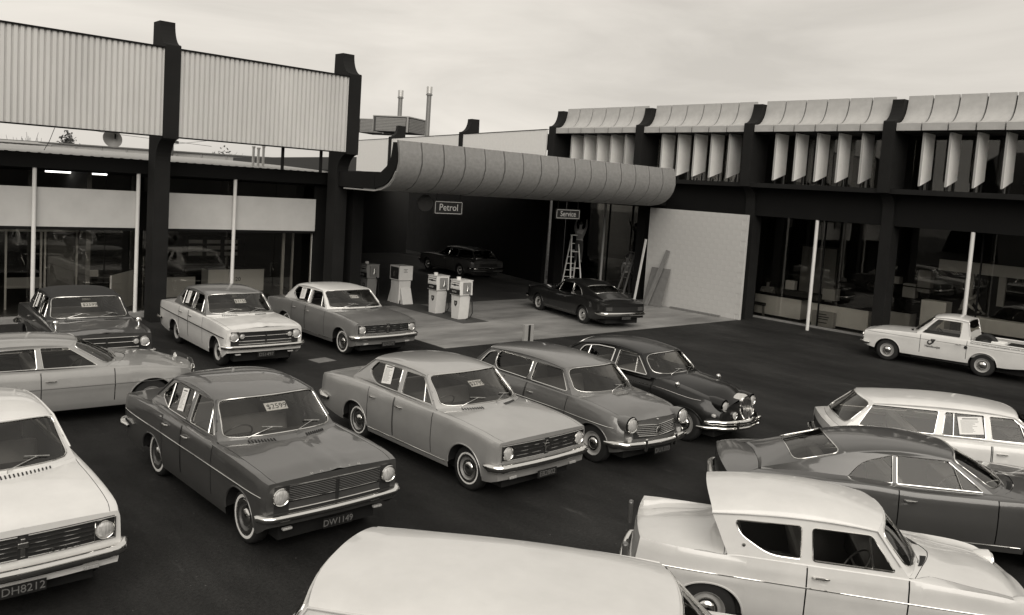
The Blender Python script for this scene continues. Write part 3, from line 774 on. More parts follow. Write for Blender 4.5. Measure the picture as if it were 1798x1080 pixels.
WAGON = spec(HK0, xt=-1.10, boot=True, A=dict(c2=(-.60, 1.335), e2=(-.50, 1.29), c3=(-.99, .93), e3=(-.93, .90), cm=(.70, 1.405), em=(.68, 1.335), c1=(1.70, 1.335)),
    sh=[(-1.10, .82), (-.8, .855), (0, .88), (1.2, .865), (2.3, .865), (3.1, .84), (3.62, .775)], rise=[(-1.12, .03), (.0, .035), (2.3, .035), (3.62, .022)],
    W=[(-1.12, .84), (-.9, .885), (-.3, .90), (.6, .905), (2.8, .905), (3.35, .885), (3.62, .835)], scr2=(.93, .08, .93), taper=.02, vents=(1, -1),
    wins=[dict(p=[(1.97, .935), (1.22, .935), (1.20, 1.265), (1.535, 1.265)], bars=[[(1.72, .935), (1.63, 1.20)]]),
          dict(p=[(1.13, .935), (.50, .935), (.56, 1.27), (1.12, 1.27)], bars=[[(.66, .935), (.68, 1.26)]]),
          dict(p=[(.38, .935), (-.74, .945), (-.52, 1.265), (.46, 1.272)])], doors=[(1.18, 2.12), (.40, 1.16)])
def boxwagon(**k): return k
VANW = spec(HRBASE, Y0=.88, W=[(-1.14, .93), (-.95, .965), (-.3, .98), (2.8, .98), (3.15, .975), (3.31, .945)], xt=-1.16, A=dict(c2=(-.90, 1.46), e2=(-.80, 1.39), c3=(-1.08, 1.03), e3=(-1.06, .995), cm=(.6, 1.52), em=(.6, 1.42)),
    scr2=(.86, .10, .93), taper=.02, roofp=2.5,
    wins=[dict(p=[(1.80, 1.03), (1.12, 1.03), (1.10, 1.37), (1.485, 1.37)], bars=[[(1.62, 1.03), (1.54, 1.30)]]), dict(p=[(1.02, 1.03), (.42, 1.03), (.42, 1.37), (1.01, 1.37)]),
          dict(p=[(.30, 1.03), (-.90, 1.03), (-.75, 1.34), (.32, 1.35)])])
def front1800(car, g, mp_):
    gr = surf_patch(g, -.52, .52, .50, .70, .006).build('grille', mat('grille_dark', .015, .5), car, smooth=60)
    for k in range(7):
        z = .52+.028*k; ye = .50 - .10*abs(k-3)/3*.6
        hline(g, z, -ye, ye, .022, .0075, dz=.06).build('grille_bar', M_CHROME2 if 0 < k < 6 else M_CHROME, gr, smooth=60)
    MB().lathe([(0, .055), (.012, .05), (.016, .03), (.02, 0)], XM(g.nx(0, .60)+.02, 0, .605), 20).build('emblem', M_CHROME2, gr, smooth=50)
    MB().lathe([(0, .035), (.01, .03), (.014, 0)], XM(g.nx(0, .72)-.02, 0, .775, 0, -.9), 16).build('bonnet_badge', M_CHROME, car, smooth=50)
    for sg in (1, -1):
        MB().lathe([(-.44, .03), (-.30, .09), (-.12, .128), (0.0, .135)], XM(3.335, sg*.62, .745), 24).build('lamp_pod', mp_, car, smooth=60)
        lamp(car, XM(3.345, sg*.62, .745), .105, .05, .03)
        MB().lathe([(-.05, .0), (-.04, .045), (.01, .05), (.02, .03), (.024, 0)], XM(g.nx(.58, .5)+.015, sg*.60, .50), 16).build('indicator_lamp', M_LENS, car, smooth=60)
        MB().obox(XM(g.nx(.40, .4)+.095, sg*.36, .42), .05, .055, .20).build('overrider', M_CHROME, car, bevel=.015)
    MB().box(1.98+.42, 2.55, -.12, .14, g.zin(2.5)+.05, g.zin(2.5)+.068).build('bonnet_vent', M_CHROME2, bonnet_of(car))
B1800 = spec(HK0, wrap=.30, wb=2.69, xn=3.30, xt=-.88, W=[(-.88, .74), (-.6, .81), (0, .845), (2.6, .85), (3.0, .83), (3.2, .77), (3.30, .70)],
    sh=[(-.88, .78), (-.5, .88), (0, .92), (1.2, .925), (2.2, .915), (2.8, .87), (3.15, .80), (3.30, .72)],
    rise=[(-.88, .02), (2.2, .03), (2.9, .02), (3.30, .03)], sill=[(-.88, .36), (-.3, .24), (0, .22), (2.7, .22), (3.1, .27), (3.30, .33)],
    prof=[(0, .93), (.12, .96), (.4, .99), (.62, 1.0), (.70, .995), (.92, .95), (1, .915)], Y0=.745, zb=.96, tum=.40, taper=.03, xtap=.8, hoodw=.80, bootw=.84,
    ra=(.35, .60), fa=(.36, .64), bow=.10, rake=-.07, rbow=.06, hcr=[(2.2, .05), (2.9, .06), (3.30, .045)], hoodcrown=.045, ridge=0, vents=(), platez=.31,
    A=dict(c0=(2.36, .99), e0=(2.10, .95), c1=(1.88, 1.36), e1=(1.75, 1.315), cm=(.75, 1.44), em=(.75, 1.355), c2=(-.38, 1.35), e2=(-.30, 1.29), c3=(-.82, .97), e3=(-.70, .95)),
    scr0=(.93, .05, .94), sk0=5, rtrim=.009, seats=(.1, 1.1), doors=[(1.0, 2.04), (.37, .98)], handlez=.80, wipers=((-.1, .30, .14), (.38, .75, .14)), wr=.31, wheelin=.03,
    wins=[dict(p=[(1.97, .985), (1.04, .985), (1.04, 1.29), (1.71, 1.285)], r=.05), dict(p=[(.95, .985), (.08, .985, .1), (-.06, 1.12, .1), (.02, 1.295), (.95, 1.295)], r=.05),
          dict(p=[(-.03, .99), (-.48, 1.0), (-.30, 1.22, .1), (-.14, 1.26), (-.03, 1.25)], r=.04)], wtrim=.009,
    extras=[front1800, chrome_bumpers(.42, .45, cz=-.0, out=.055), molding(.66, -.7, 3.15, .007, zf=lambda x: .68-.02*max(0, x-2)), tail(.62, .09, .12, .62, False)])
def frontjag(car, g, mp_):
    x = g.nx(0, .65); pl = [(-.175+.0, .80), (-.155, .86), (-.08, .895), (0, .905), (.08, .895), (.155, .86), (.175, .80), (.165, .62), (.13, .50), (.06, .41), (0, .395), (-.06, .41), (-.13, .50), (-.165, .62)]
    pl = [(p*.88, (q-.65)*1.05+.65) for p, q in pl]
    def ring(sc, dx_): return [Vector((x+dx_-(q-.65)*.10-p*p*.8, p*sc, (q-.66)*sc+.66)) for p, q in pl]
    gr = MB().grid([ring(1.0, -.12), ring(1.03, -.05), ring(1.0, .02), ring(.93, .055), ring(.84, .06), ring(.78, .03)], close=True).build('grille', M_CHROME, car, smooth=50)
    MB().grid([ring(.80, .035), ring(.4, .035), ring(.02, .035)], close=True).build('grille_core', mat('grille_mid', .10, .4), gr)
    for k in range(-5, 6):
        y = k*.025; zt = .87-abs(k)*.006; zb_ = .44+abs(k)*.02
        MB().tube([(x+.062-(zt-.65)*.1-y*y*.8, y, zt), (x+.062-(zb_-.65)*.1-y*y*.8, y, zb_)], .009 if k == 0 else .0045, 5).build('grille_bar', M_CHROME, gr, smooth=60)
    for sg in (1, -1):
        MB().lathe([(-.55, .02), (-.40, .09), (-.2, .125), (0, .118)], XM(3.34, sg*.46, .73, 0, 0.06), 24).build('lamp_pod', mp_, car, smooth=60)
        lamp(car, XM(3.345, sg*.46, .725), .084, .05, .018)
        lamp(car, XM(3.44, sg*.28, .565), .065, .05, .014, 'fog_lamp')
        MB().lathe([(-.10, .0), (-.06, .03), (0, .035), (.02, .02), (.024, 0)], XM(3.26, sg*.62, .56), 14).build('side_lamp', M_LENS, car, smooth=60)
        MB().obox(XM(g.nx(.3, .4)+.13, sg*.36, .42), .05, .05, .17).build('overrider', M_CHROME, car, bevel=.015)
        m = MB().tube([(2.50, sg*.66, .90), (2.48, sg*.68, .95)], .010, 6).build('wing_mirror', M_CHROME, car)
        MB().lathe([(-.02, 0), (-.02, .04), (.02, .052), (.05, .02), (.055, 0)], XM(2.47, sg*.68, .965), 14).build('mirror_head', M_CHROME, m, smooth=60)
    bumper(bumppath(g, True, .345, out=.06), [(o*.8, z*.6) for o, z in BPROF]).build('lower_bumper', M_CHROME, car, smooth=50)
JAG = spec(HK0, sharp=45, wrap=.22, wb=2.73, xn=3.36, xt=-1.22, W=[(-1.22, .50), (-1.0, .66), (-.6, .78), (0, .83), (1.3, .845), (2.3, .835), (2.8, .81), (3.1, .74), (3.36, .56)],
    sh=[(-1.22, .56), (-.9, .74), (-.4, .87), (0, .915), (1.2, .95), (2.0, .945), (2.6, .89), (3.0, .82), (3.36, .69)],
    rise=[(-1.22, .03), (0, .05), (2.2, .04), (2.9, .03), (3.36, .05)], sill=[(-1.22, .40), (-.4, .25), (2.7, .22), (3.0, .28), (3.28, .38)],
    prof=[(0, .90), (.15, .94), (.4, .985), (.6, 1.0), (.8, .97), (.93, .90), (1, .84)], Y0=.745, zb=.99, tum=.46, taper=.10, xtap=.9, hoodw=.62, bootw=.72, shr=1.0, shr2=.9,
    ra=(.34, .50), fa=(.37, .63), bow=.16, rbow=.12, rake=-.05, hcr=[(2.1, .07), (2.8, .115), (3.1, .14), (3.36, .12)], hoodcrown=.07, bootcrown=.07, ridge=0, vents=(), roofp=2.2, platez=.30, wr=.325, wheelin=.03,
    A=dict(c0=(2.15, 1.035), e0=(1.93, .985), c1=(1.72, 1.385), e1=(1.58, 1.34), cm=(.85, 1.485), em=(.82, 1.39), c2=(.02, 1.39), e2=(.02, 1.29), c3=(-.62, 1.03), e3=(-.55, .985)),
    scr0=(.93, .05, .94), sk0=4, scr2=(.82, .1, .9), sk2=4, seats=(.15, 1.0), doors=[(1.0, 1.98), (.36, .98)], handlez=.80, wipers=((-.5, -.1, .14), (.1, .5, .14)), wtrim=.012,
    wins=[dict(p=[(1.83, 1.01), (1.05, 1.01), (1.05, 1.335), (1.50, 1.325)], r=.04, bars=[[(1.55, 1.01), (1.50, 1.26)]]), dict(p=[(.93, 1.01), (.25, 1.01, .1), (.02, 1.10, .15), (.12, 1.26, .15), (.5, 1.33), (.93, 1.34)], r=.04, bars=[[(.28, .98), (.30, 1.30)]])],
    extras=[frontjag, chrome_bumpers(.45, .48, out=.075, prof=[(o*.8, z*.75) for o, z in BPROF]), molding(.9, -.2, 3.0, .006, zf=lambda x: .855-.07*smooth01((x-2)/1.0))])
def anglia_bits(car, g, mp_):
    for sg in (1, -1):
        MB().obox(XM(g.xt-.04, sg*.60, .70), .06, .09, .26).build('tail_light', M_RED, car, bevel=.02)
        MB().lathe([(-.25, .05), (-.1, .11), (0, .118)], XM(2.93, sg*.54, .70), 24).build('lamp_pod', mp_, car, smooth=60); lamp(car, XM(2.94, sg*.54, .70), .085, .04, .022)
        p = Vector((.30, sg*(g.side(.3, .98)+.004), .99)); MB().lathe([(0, .018), (.006, .016), (.008, 0)], Matrix.Translation(p) @ Matrix.Rotation(sg*pi/2, 4, 'Z'), 14).build('filler_cap', M_CHROME2, car)
        MB().tube([(.40, sg*.60, .925), (.25, sg*.60, .93), (.18, sg*.52, .93)], .012, 6).build('deck_trim', M_CHROME, car, smooth=60)
    surf_patch(g, -.5, .5, .42, .62, .006).build('grille', mat('grille_dark', .015, .5), car)
ANGLIA = spec(HK0, wb=2.30, xn=3.00, xt=-.80, W=[(-.80, .64), (-.5, .69), (0, .715), (2.2, .725), (2.7, .715), (3.0, .66)],
    sh=[(-.80, .905), (-.3, .885), (.3, .87), (1.2, .87), (1.9, .865), (2.5, .845), (2.85, .80), (3.0, .70)],
    rise=[(-.80, -.13), (-.5, -.085), (0, -.02), (.3, .02), (2.0, .02), (2.5, -.02), (3.0, -.03)], sill=[(-.80, .34), (-.4, .24), (2.3, .22), (2.7, .26), (3.0, .33)],
    prof=[(0, .92), (.12, .95), (.35, .975), (.55, .985), (.66, 1.0), (.74, .985), (.93, .965), (1, .935)], Y0=.66, zb=.90, tum=.20, taper=.0, xtap=.4, hoodw=.74, bootw=.80,
    ra=(.34, .585), fa=(.36, .60), bow=.06, rbow=.05, rrake=-.10, rake=-.02, hcr=[(1.9, .05), (3.0, .05)], hoodcrown=.04, bootcrown=.04, ridge=0, vents=(1, -1), roofp=2.6, wr=.29, wheelin=.03,
    A=dict(c0=(2.00, .93), e0=(1.82, .89), c1=(1.66, 1.33), e1=(1.52, 1.275), cm=(.85, 1.43), em=(.80, 1.30), c2=(-.06, 1.345), e2=(-.02, 1.25), c3=(.20, .93), e3=(.15, .89), bul2=.0),
    scr0=(.92, .05, .94), sk0=5, scr2=(.88, .1, .92), sk2=6, seats=(.40, 1.05), doors=[(.90, 1.82, 1.03)], handlez=.785, wipers=((-.5, -.1, .16), (.1, .5, .16)), wtrim=.0075, railrear=False,
    wins=[dict(p=[(1.70, .925), (.95, .925), (.93, 1.225), (1.47, 1.225)], r=.035, bars=[[(1.50, .925), (1.46, 1.215)]]), dict(p=[(.84, .925), (.54, .925, .12), (.26, 1.08, .2), (.20, 1.21, .05), (.83, 1.23)], r=.035)],
    extras=[anglia_bits, chrome_bumpers(.40, .42, out=.05, prof=[(o*.8, z*.8) for o, z in BPROF]), molding(.66, -.55, 2.85, .007, zf=lambda x: .685-.01*x)])
def pickup_bed(car, g, mp_):
    MB().box(-1.16, .33, -.70, .70, .48, .52).box(-1.16, .33, .695, .715, .5, g.zin(-.5)-.01).box(-1.16, .33, -.715, -.695, .5, g.zin(-.5)-.01).box(.31, .34, -.7, .7, .5, .97).box(-1.20, -1.17, -.7, .7, .5, g.zin(-1.1)-.02).build('bed', paint(.45), car)
    for sg in (1, -1): MB().tube([(.32, sg*(g.yin(-.2)), g.zin(.2)+.0), (-1.2, sg*(g.yin(-1)), g.zin(-1.1)+.0)], .022, 8).build('bed_rail', mp_, car, smooth=60)
    for sg in (1,):
        MB().lathe([(0, .05), (.012, .045), (.012, 0)], Matrix.Translation((.44, sg*(g.Wx(.4)-.008), .74)) @ Matrix.Rotation(sg*pi/2, 4, 'Z'), 18).build('filler_cap', M_RUBBER, car, smooth=50)
        # logo: a curled swoosh over lettering on the door
        yv = lambda x, z: sg*(g.Wx(x)*g.f((z-.2)/(g.zs(x)-.2))+.004)
        lg = MB(); pts = []
        for i in range(15):
            t = pi*(.55+1.05*i/14); pts.append(Vector((1.36-.055*cos(t), 0, .735+.05*sin(t))))
        pts += [Vector((1.30-.02*k, 0, .70+.045*k)) for k in range(1, 4)]
        lg.tube([Vector((p.x, yv(p.x, p.z), p.z)) for p in pts], [.010+.001*min(i, 12) for i in range(len(pts))], 6)
        lg.prism([(1.285, .72), (1.21, .835), (1.33, .835), (1.355, .80)], lambda p, q, t: Vector((p, yv(p, q)+t*sg, q)), -.002, .004)
        lg.build('door_emblem', M_INK, car)
        MB().add(text_mb('HamiltonJet', .085, .002), frame((1.28, yv(1.28, .62)+.003, .62), (-1, 0, 0), (0, 0, 1))).build('door_lettering', M_INK, car)
        MB().add(text_mb('The C.W.F. Hamilton Group of Companies. Lunns Rd. Christchurch', .055, .002), frame((-.42, yv(-.4, .885)+.012, .885), (-1, 0, 0), (0, 0.05, 1))).build('side_lettering', M_INK, car)
    surf_patch(g, -.62, .62, .50, .74, .006).build('grille', mat('grille_dark', .02, .5), car)
    for sg in (1, -1): lamp(car, XM(g.nx(.58, .65)+.03, sg*.58, .65), .08, .04, .02)
UTE = spec(HK0, wb=2.50, xn=3.20, xt=-1.24, W=[(-1.24, .765), (-.9, .775), (.4, .785), (2.4, .785), (2.9, .77), (3.20, .72)],
    sh=[(-1.24, .93), (.3, .93), (1.2, .93), (1.8, .925), (2.4, .90), (2.9, .865), (3.20, .79)], rise=[(-1.24, .01), (3.2, .012)], sill=[(-1.24, .42), (-.5, .33), (2.5, .30), (2.9, .34), (3.2, .40)],
    prof=[(0, .93), (.12, .965), (.4, .99), (.72, .995), (.78, 1.0), (.84, .99), (.94, .975), (1, .955)], Y0=.70, zb=.96, tum=.22, taper=0, xtap=0, hoodw=.86, bootw=.955, ra=(.37, .66), fa=(.37, .66), bow=.04, rbow=.0, rake=-.02,
    hcr=[(1.8, .03), (3.2, .03)], hoodcrown=.03, bootcrown=.0, ridge=0, vents=(1, -1), boot=False, roofp=3.0, wr=.315, wheelin=.05,
    A=dict(c0=(1.92, .985), e0=(1.74, .95), c1=(1.40, 1.47), e1=(1.29, 1.43), cm=(.95, 1.535), em=(.92, 1.455), c2=(.48, 1.485), e2=(.46, 1.43), c3=(.35, .98), e3=(.35, .95), bul2=0),
    scr0=(.9, .06, .93), scr2=(.84, .07, .62), sk2=8, sk0=8, rtrim=.006, seats=(.62,), doors=[(.42, 1.62, .62)], handlez=.80, wtrim=.006,
    wins=[dict(p=[(1.61, .98), (.62, .98), (.60, 1.40), (1.24, 1.40)], r=.04)], extras=[pickup_bed, chrome_bumpers(.46, .45, rear=False), molding(.80, -1.2, 3.1, .004, mat('thin_line', .1, .5)), tail(.6, .09, .08, .66, False)])
COUPE = spec(MONARO, xn=3.36, wb=2.70, W=[(-1.12, .78), (-.9, .83), (0, .86), (2.7, .865), (3.1, .82), (3.36, .66)], sh=[(-1.12, .80), (-.6, .86), (0, .88), (1.2, .86), (2.3, .855), (3.0, .80), (3.36, .70)],
    prof=[(0, .90), (.12, .94), (.35, .97), (.55, .985), (.62, 1.0), (.70, .985), (.93, .95), (1, .92)], A=dict(c0=(2.28, .93), e0=(1.98, .89), c1=(1.62, 1.30), e1=(1.48, 1.245), c2=(-.10, 1.31), e2=(-.05, 1.24), cm=(.75, 1.36), em=(.75, 1.285)), bow=.12, rake=.05, vents=(),
    doors=[(1.01, 2.10)], handlez=.735, wins=[dict(p=[(1.86, .92), (1.06, .92), (1.02, 1.235), (1.42, 1.225)], r=.02), dict(p=[(.97, .92), (.25, .92, .15), (.10, 1.1, .2), (.4, 1.22, .2), (.95, 1.235)], r=.03)], wr=.31,
    extras=[sedan70_front(), chrome_bumpers(.44, .48), molding(.62, -1.0, 3.35, .004, mat('thin_line', .1, .5)), tail(.62)])

D = pi/180
def car_point(car, p): return car.matrix_world @ Vector(p)
NOTES = []
def card(car, M, w, h, text, label, name='price_card', size=None, group=None, blank=False):
    """a card hung behind the glass of a car: a thing of its own"""
    W = car.matrix_world @ M
    o = MB().box(-w/2, w/2, -h/2, h/2, -.0015, .0015).build(name, M_CARD if not blank else M_PAPER); o.matrix_world = W
    tag(o, label, 'card' if not blank else 'notice', group)
    if text:
        t = MB().add(text_mb(text, size or h*.85, .001), Matrix.Translation((0.01, -.004, .0025))); t.build('card_price', M_INK, o)
    if blank:
        b = MB()
        b.box(-w*.32, w*.32, h*.36, h*.41, .0017, .0022)
        for k in range(13):
            z = h*.28 - k*h*.055; ww = w*random.uniform(.22, .40); b.box(-w*.40, -w*.40+ww*2, z, z+h*.012, .0017, .0022)
        b.build('printed_line', M_INK, o)
    return o
def windcard(car, g, text, label, u=0.0, v=.62, w=.30, h=.15):
    c = g.P(0, u, v, 0.0); a = g.P(0, u+.1, v); b = g.P(0, u-.1, v); ux = (a-b).normalized(); up = (g.P(0, u, v+.1)-g.P(0, u, v)).normalized()
    n = ux.cross(up); M = frame(c - n*.035, ux, up); return card(car, M, w, h, text, label)
def sidecard(car, g, x, z, label, w=.24, h=.30, sg=-1, rot=-0.012):
    c = Vector((x, sg*(g.side(x, z)-.006), z)); up = Vector((rot, sg*(g.side(x, z+.1)-g.side(x, z)), .1)).normalized(); ux = Vector((-sg*1, 0, 0)); ux = (ux-up*ux.dot(up)).normalized()
    return card(car, frame(c, ux, up), w, h, None, label, 'price_notice', blank=True)

# 1 dark sedan in the left foreground
c1, g1 = make_car('parked_car', 'dark grey sedan with thick whitewall tyres in the left foreground, $2599 card in its windscreen', (4.84, 11.66), -1.542,
    spec(HRBASE, extras=[sedan65_front('HOLDEN'), chrome_bumpers(.50, .52, prof=[(o*.9, z*.72) for o, z in BPROF]), molding(.72, -1.05, 3.22, .006), tail(.68, .07, .16, .70, False)]), .105, wheel='ww', plate='DW1149', metal=.5)
windcard(c1, g1, '$2599', 'white $2599 price card in the windscreen of the dark foreground sedan', .0, .70, .30, .13)
sidecard(c1, g1, .66, 1.22, 'white notice in the rear side window of the dark foreground sedan', .17, .30)
# 2 pale sedan in the centre
c2, g2 = make_car('parked_car', 'light grey sedan with a $2799 windscreen card in the middle of the yard', (8.13, 11.76), -1.542,
    spec(HKBASE), .37, wheel='wwthin', plate='EB2802', metal=.35)
windcard(c2, g2, '$2799', 'white $2799 price card in the windscreen of the light grey central sedan', .0, .62, .26, .13)
sidecard(c2, g2, .66, 1.21, 'white notice in the rear side window of the light grey central sedan', .24, .30)
# 3 six-window saloon
c3, g3 = make_car('parked_car', 'mid grey round-nosed six-window saloon parked between the light grey sedan and the black saloon', (10.767, 11.5), -1.60, B1800, .13, wheel='plain', plate='DU1333', metal=.3)
# 4 black saloon
c4, g4 = make_car('parked_car', 'glossy black saloon with tall fluted chrome grille and fog lamps', (12.876, 11.541), -1.529, JAG, .008, wheel='plain', metal=0.0, seat=M_SEATL)
# 5 white sedan at the showroom
c5, g5 = make_car('parked_car', 'white sedan with grey roof and dark side stripe parked by the showroom column', (8.28, 20.42), -1.60,
    spec(HRBASE, extras=[sedan65_front(None, aux=True), chrome_bumpers(.51, .52, prof=[(o*.95, z*.8) for o, z in BPROF]), molding(.72, -1.05, 3.22, .012, M_INK, zf=lambda x: .74-.012*x), tail(.68, .07, .16, .70, False)]), .68, vroof=.14, wheel='plain', plate='DS1497', metal=0.0)
windcard(c5, g5, '$2150', 'small $2150 card in the windscreen of the white sedan by the column', .0, .62, .26, .13)
sidecard(c5, g5, .55, 1.22, 'pale notice in the rear side window of the white sedan with grey roof', .20, .30)
# 6 grey sedan with white roof
c6, g6 = make_car('parked_car', 'grey sedan with a white roof parked nearest the petrol pumps', (11.26, 20.57), -1.553, spec(HKBASE), .22, vroof=.64, wheel='ww', plate='ED2575', metal=.3)
windcard(c6, g6, '$2795', 'small price card in the windscreen of the white-roofed grey sedan', .0, .62, .24, .12)
sidecard(c6, g6, .66, 1.21, 'white notice in the rear side window of the white-roofed grey sedan', .24, .30)
# 7 black-roofed sedan at the back left
c7, g7 = make_car('parked_car', 'dark sedan with black vinyl roof and wing mirrors against the showroom at the left', (5.17, 20.77), -1.617,
    spec(HRBASE, extras=[sedan65_front(None, aux=True, mirrors=True), chrome_bumpers(.51, .52, prof=[(o*.95, z*.8) for o, z in BPROF]), molding(.72, -1.05, 3.22, .006), tail(.68, .07, .16, .70, False)]), .085, vroof=mat('vinyl_roof', .016, .7, bump=.3), wheel='plain', metal=.5)
windcard(c7, g7, '$2599', 'white $2599 price card in the windscreen of the black-roofed sedan at the left', .0, .62, .30, .13)
sidecard(c7, g7, .55, 1.22, 'pale notice in the rear side window of the black-roofed sedan', .17, .30)
# 8 coupe at the left edge facing right
c8, g8 = make_car('parked_car', 'light grey coupe facing right, cut by the left edge behind the white sedan', (2.30, 15.55), -.054, COUPE, .30, wheel='plain', metal=.2)
# 9 white sedan in the bottom left corner
c9, g9 = make_car('parked_car', 'white sedan with broad dark grille in the bottom left corner', (1.75, 12.01), -1.569, spec(HKBASE, vents=(1,), 
    extras=[sedan70_front('HOLDEN', bars=5), chrome_bumpers(.475, .50), molding(.315, .40, 2.40, .007), tail(.66)]), .68, wheel='wwthin', plate='DH8212', metal=0.0)
# 10 white wagon at the bottom, roof only
c10, g10 = make_car('parked_car', 'white station wagon at the bottom centre of which only the roof shows', (3.76, 4.67), -.905, VANW, .60, wheel='plain', metal=0.0)
# 11 white two-door saloon with reverse-raked rear window
c11, g11 = make_car('parked_car', 'white two-door saloon with overhanging roof and tail fins at the bottom right', (7.42, 4.90), -.915, ANGLIA, .58, vroof=.62, wheel='plain', metal=0.0)
# 12 dark fastback coupe
c12, g12 = make_car('parked_car', 'dark metallic fastback coupe facing right, between the white saloon and the white wagon', (10.53, 5.50), -.86, MONARO, .065, wheel='plain', metal=.25)
# 13 white station wagon
c13, g13 = make_car('parked_car', 'white station wagon with a notice in its side window at the right edge', (13.80, 5.76), -.88, spec(WAGON), .66, wheel='plain', metal=0.0)
sidecard(c13, g13, .92, 1.11, 'large white notice in the rear door window of the white station wagon', .36, .27, rot=-.01)
# 14 pickup
c14, g14 = make_car('pickup_truck', 'white pickup truck with lettering on its door, parked before the office windows', (25.6, 8.3), 1.711, UTE, .68, wheel='plain', metal=0.0, cat='pickup')
# 15 dark coupe on the forecourt, seen from behind
c15, g15 = make_car('parked_car', 'dark fastback coupe seen from behind on the concrete forecourt', (20.95, 18.65), 1.361, spec(MONARO), .025, wheel='plain', rplate='EG3307', metal=.5)
# 16 wagon under the canopy
c16, g16 = make_car('parked_car', 'grey station wagon standing in the dark bay behind the pumps', (25.2, 30.8), 1.507, spec(WAGON), .09, wheel='plain', metal=.2, rplate='')

# ---------------------------------------------------------------- ground
gm_ = MB()
for i in range(-10, 30):
    for j in range(-10, 30): gm_.quad((i*12-.0, j*12, 0), (i*12+12, j*12, 0), (i*12+12, j*12+12, 0), (i*12, j*12+12, 0))
struct(gm_.build('ground', M_ASPH))
hl = MB(); rows = []
for i in range(97):
    a = radians(150 + 190*i/96); row = []
    for j, (rr, hh) in enumerate(((34, -.1), (36, 3.0), (38, 6.4), (42, 8.8), (48, 10), (60, 4), (70, -.1))):
        wob = 1 + .16*sin(a*9+j) + .10*sin(a*23+2*j) + random.uniform(-.05, .05)
        row.append(Vector((12+rr*cos(a)*1.1, 8+rr*sin(a), hh*wob if hh > 0 else hh)))
    rows.append(row)
hl.grid(rows); struct(hl.build('unseen_ridge', mat('unseen_ridge_dark', .045, .9, noise=.5, nscale=.5, bump=.8, bscale=1.5), smooth=60))  # unseen ridge added behind the camera to darken side windows and car sides
far = MB().quad((-900, -900, -.03), (900, -900, -.03), (900, 900, -.03), (-900, 900, -.03)).build('far_ground', mat('far_land', .09, .9, noise=.3, nscale=.02)); struct(far)
slab = MB()
for (x0, x1) in ((13.3, 17.8), (17.82, 22.3), (22.32, 26.88)):
    for (y0, y1) in ((17.28, 20.3), (20.32, 24.0)): slab.box(x0, x1, y0, y1, -.05, .012)
slab.box(26.90, 28.35, 17.9, 24, -.05, .0125)
struct(BX('workshop_floor', 13.3, 28.35, 24.02, 42, -.05, .011, mat('shade_darkened_floor', .05, .6, noise=.4, nscale=.7)))  # rear bay floor: its shade is put into the darker base colour
struct(slab.build('forecourt_slab', M_SLAB))
M_GRATE = mat('cover_plate', .16, .7, noise=.3, nscale=20)
cv = thing('access_cover', (9.72, 17.3, 0), .15, 'small pale rectangular access cover set in the asphalt behind the light grey sedan', 'cover')
MB().box(-.24, .24, -.20, .20, -.01, .008).build('cover_plate', M_GRATE, cv, bevel=.004); MB().box(-.26, .26, -.22, .22, -.02, .004).build('frame', mat('cover_frame', .07, .8), cv)

# ---------------------------------------------------------------- column profile shared by both buildings
def arc(cx, cz, r, a0, a1, n=8): return [(cx + r*cos(a0+(a1-a0)*i/n), cz + r*sin(a0+(a1-a0)*i/n)) for i in range(n+1)]
def pylon_poly(base0, depth, zt, ztop, zsoff=5.02, full=True):
    # p: distance in front of the back face (0 = back), q: height
    f1 = .55; fr = 1.10
    poly = [(0, base0), (f1, base0)]
    poly += [(fr - .55*cos(a), 4.42 + (zsoff-4.42)*sin(a)) for a in [i*pi/2/8 for i in range(9)]]
    poly += [(fr, zsoff), (fr, zt)]
    poly += [(fr-.03 - .47*sin(a), ztop - (ztop-zt-.03)*cos(a)) for a in [i*pi/2/8 for i in range(9)]]
    poly += [(0.12, ztop), (0.10, zt-.02), (0, zt-.02)]
    return poly

# ---------------------------------------------------------------- left showroom
sh = thing('showroom_building', (8, 25, 0), 0, 'single-storey glazed car showroom with corrugated sign boards carried on dark curved columns', 'building')
def P_(o): 
    o.parent = sh; o.matrix_parent_inverse = Matrix.Translation((-8, -25, 0)); return o
for X in (2.35, 7.85, 13.35):
    P_(MB().prism(pylon_poly(0, .55, 7.45, 8.12), lambda p, q, t: Vector((t, 23.95-p, q)), X, X+.40).build('column', M_DARK))
def corrug(x0, x1, y, z0, z1, pitch=.137):
    b = MB(); n = int((x1-x0)/pitch); pts = []
    for k in range(n):
        a = x0 + k*pitch; pts += [(a, y), (a+pitch*.56, y), (a+pitch*.66, y+.05), (a+pitch*.88, y+.05)]
    pts.append((x0+n*pitch, y)); pts.append((x1, y))
    rows = [[Vector((p, q, z0)) for p, q in pts], [Vector((p, q, z1)) for p, q in pts]]
    b.grid(rows); b.box(x0, x1, y+.056, y+.12, z0, z1); return b
for x0, x1 in ((2.75, 7.84), (8.26, 13.34)):
    s_ = P_(corrug(x0, x1, 22.90, 5.08, 7.36).build('corrugated_sign_board', M_SIGN))
    P_(BX('edge_trim', x0, x1, 22.86, 23.04, 7.362, 7.40, M_DARK2)); P_(BX('edge_trim', x0, x1, 22.86, 23.04, 5.045, 5.078, M_DARK2))
for x in (11.35, 12.6): P_(BX('sign_prop', x, x+.07, 23.1, 23.17, 4.40, 5.2, M_DARK2))
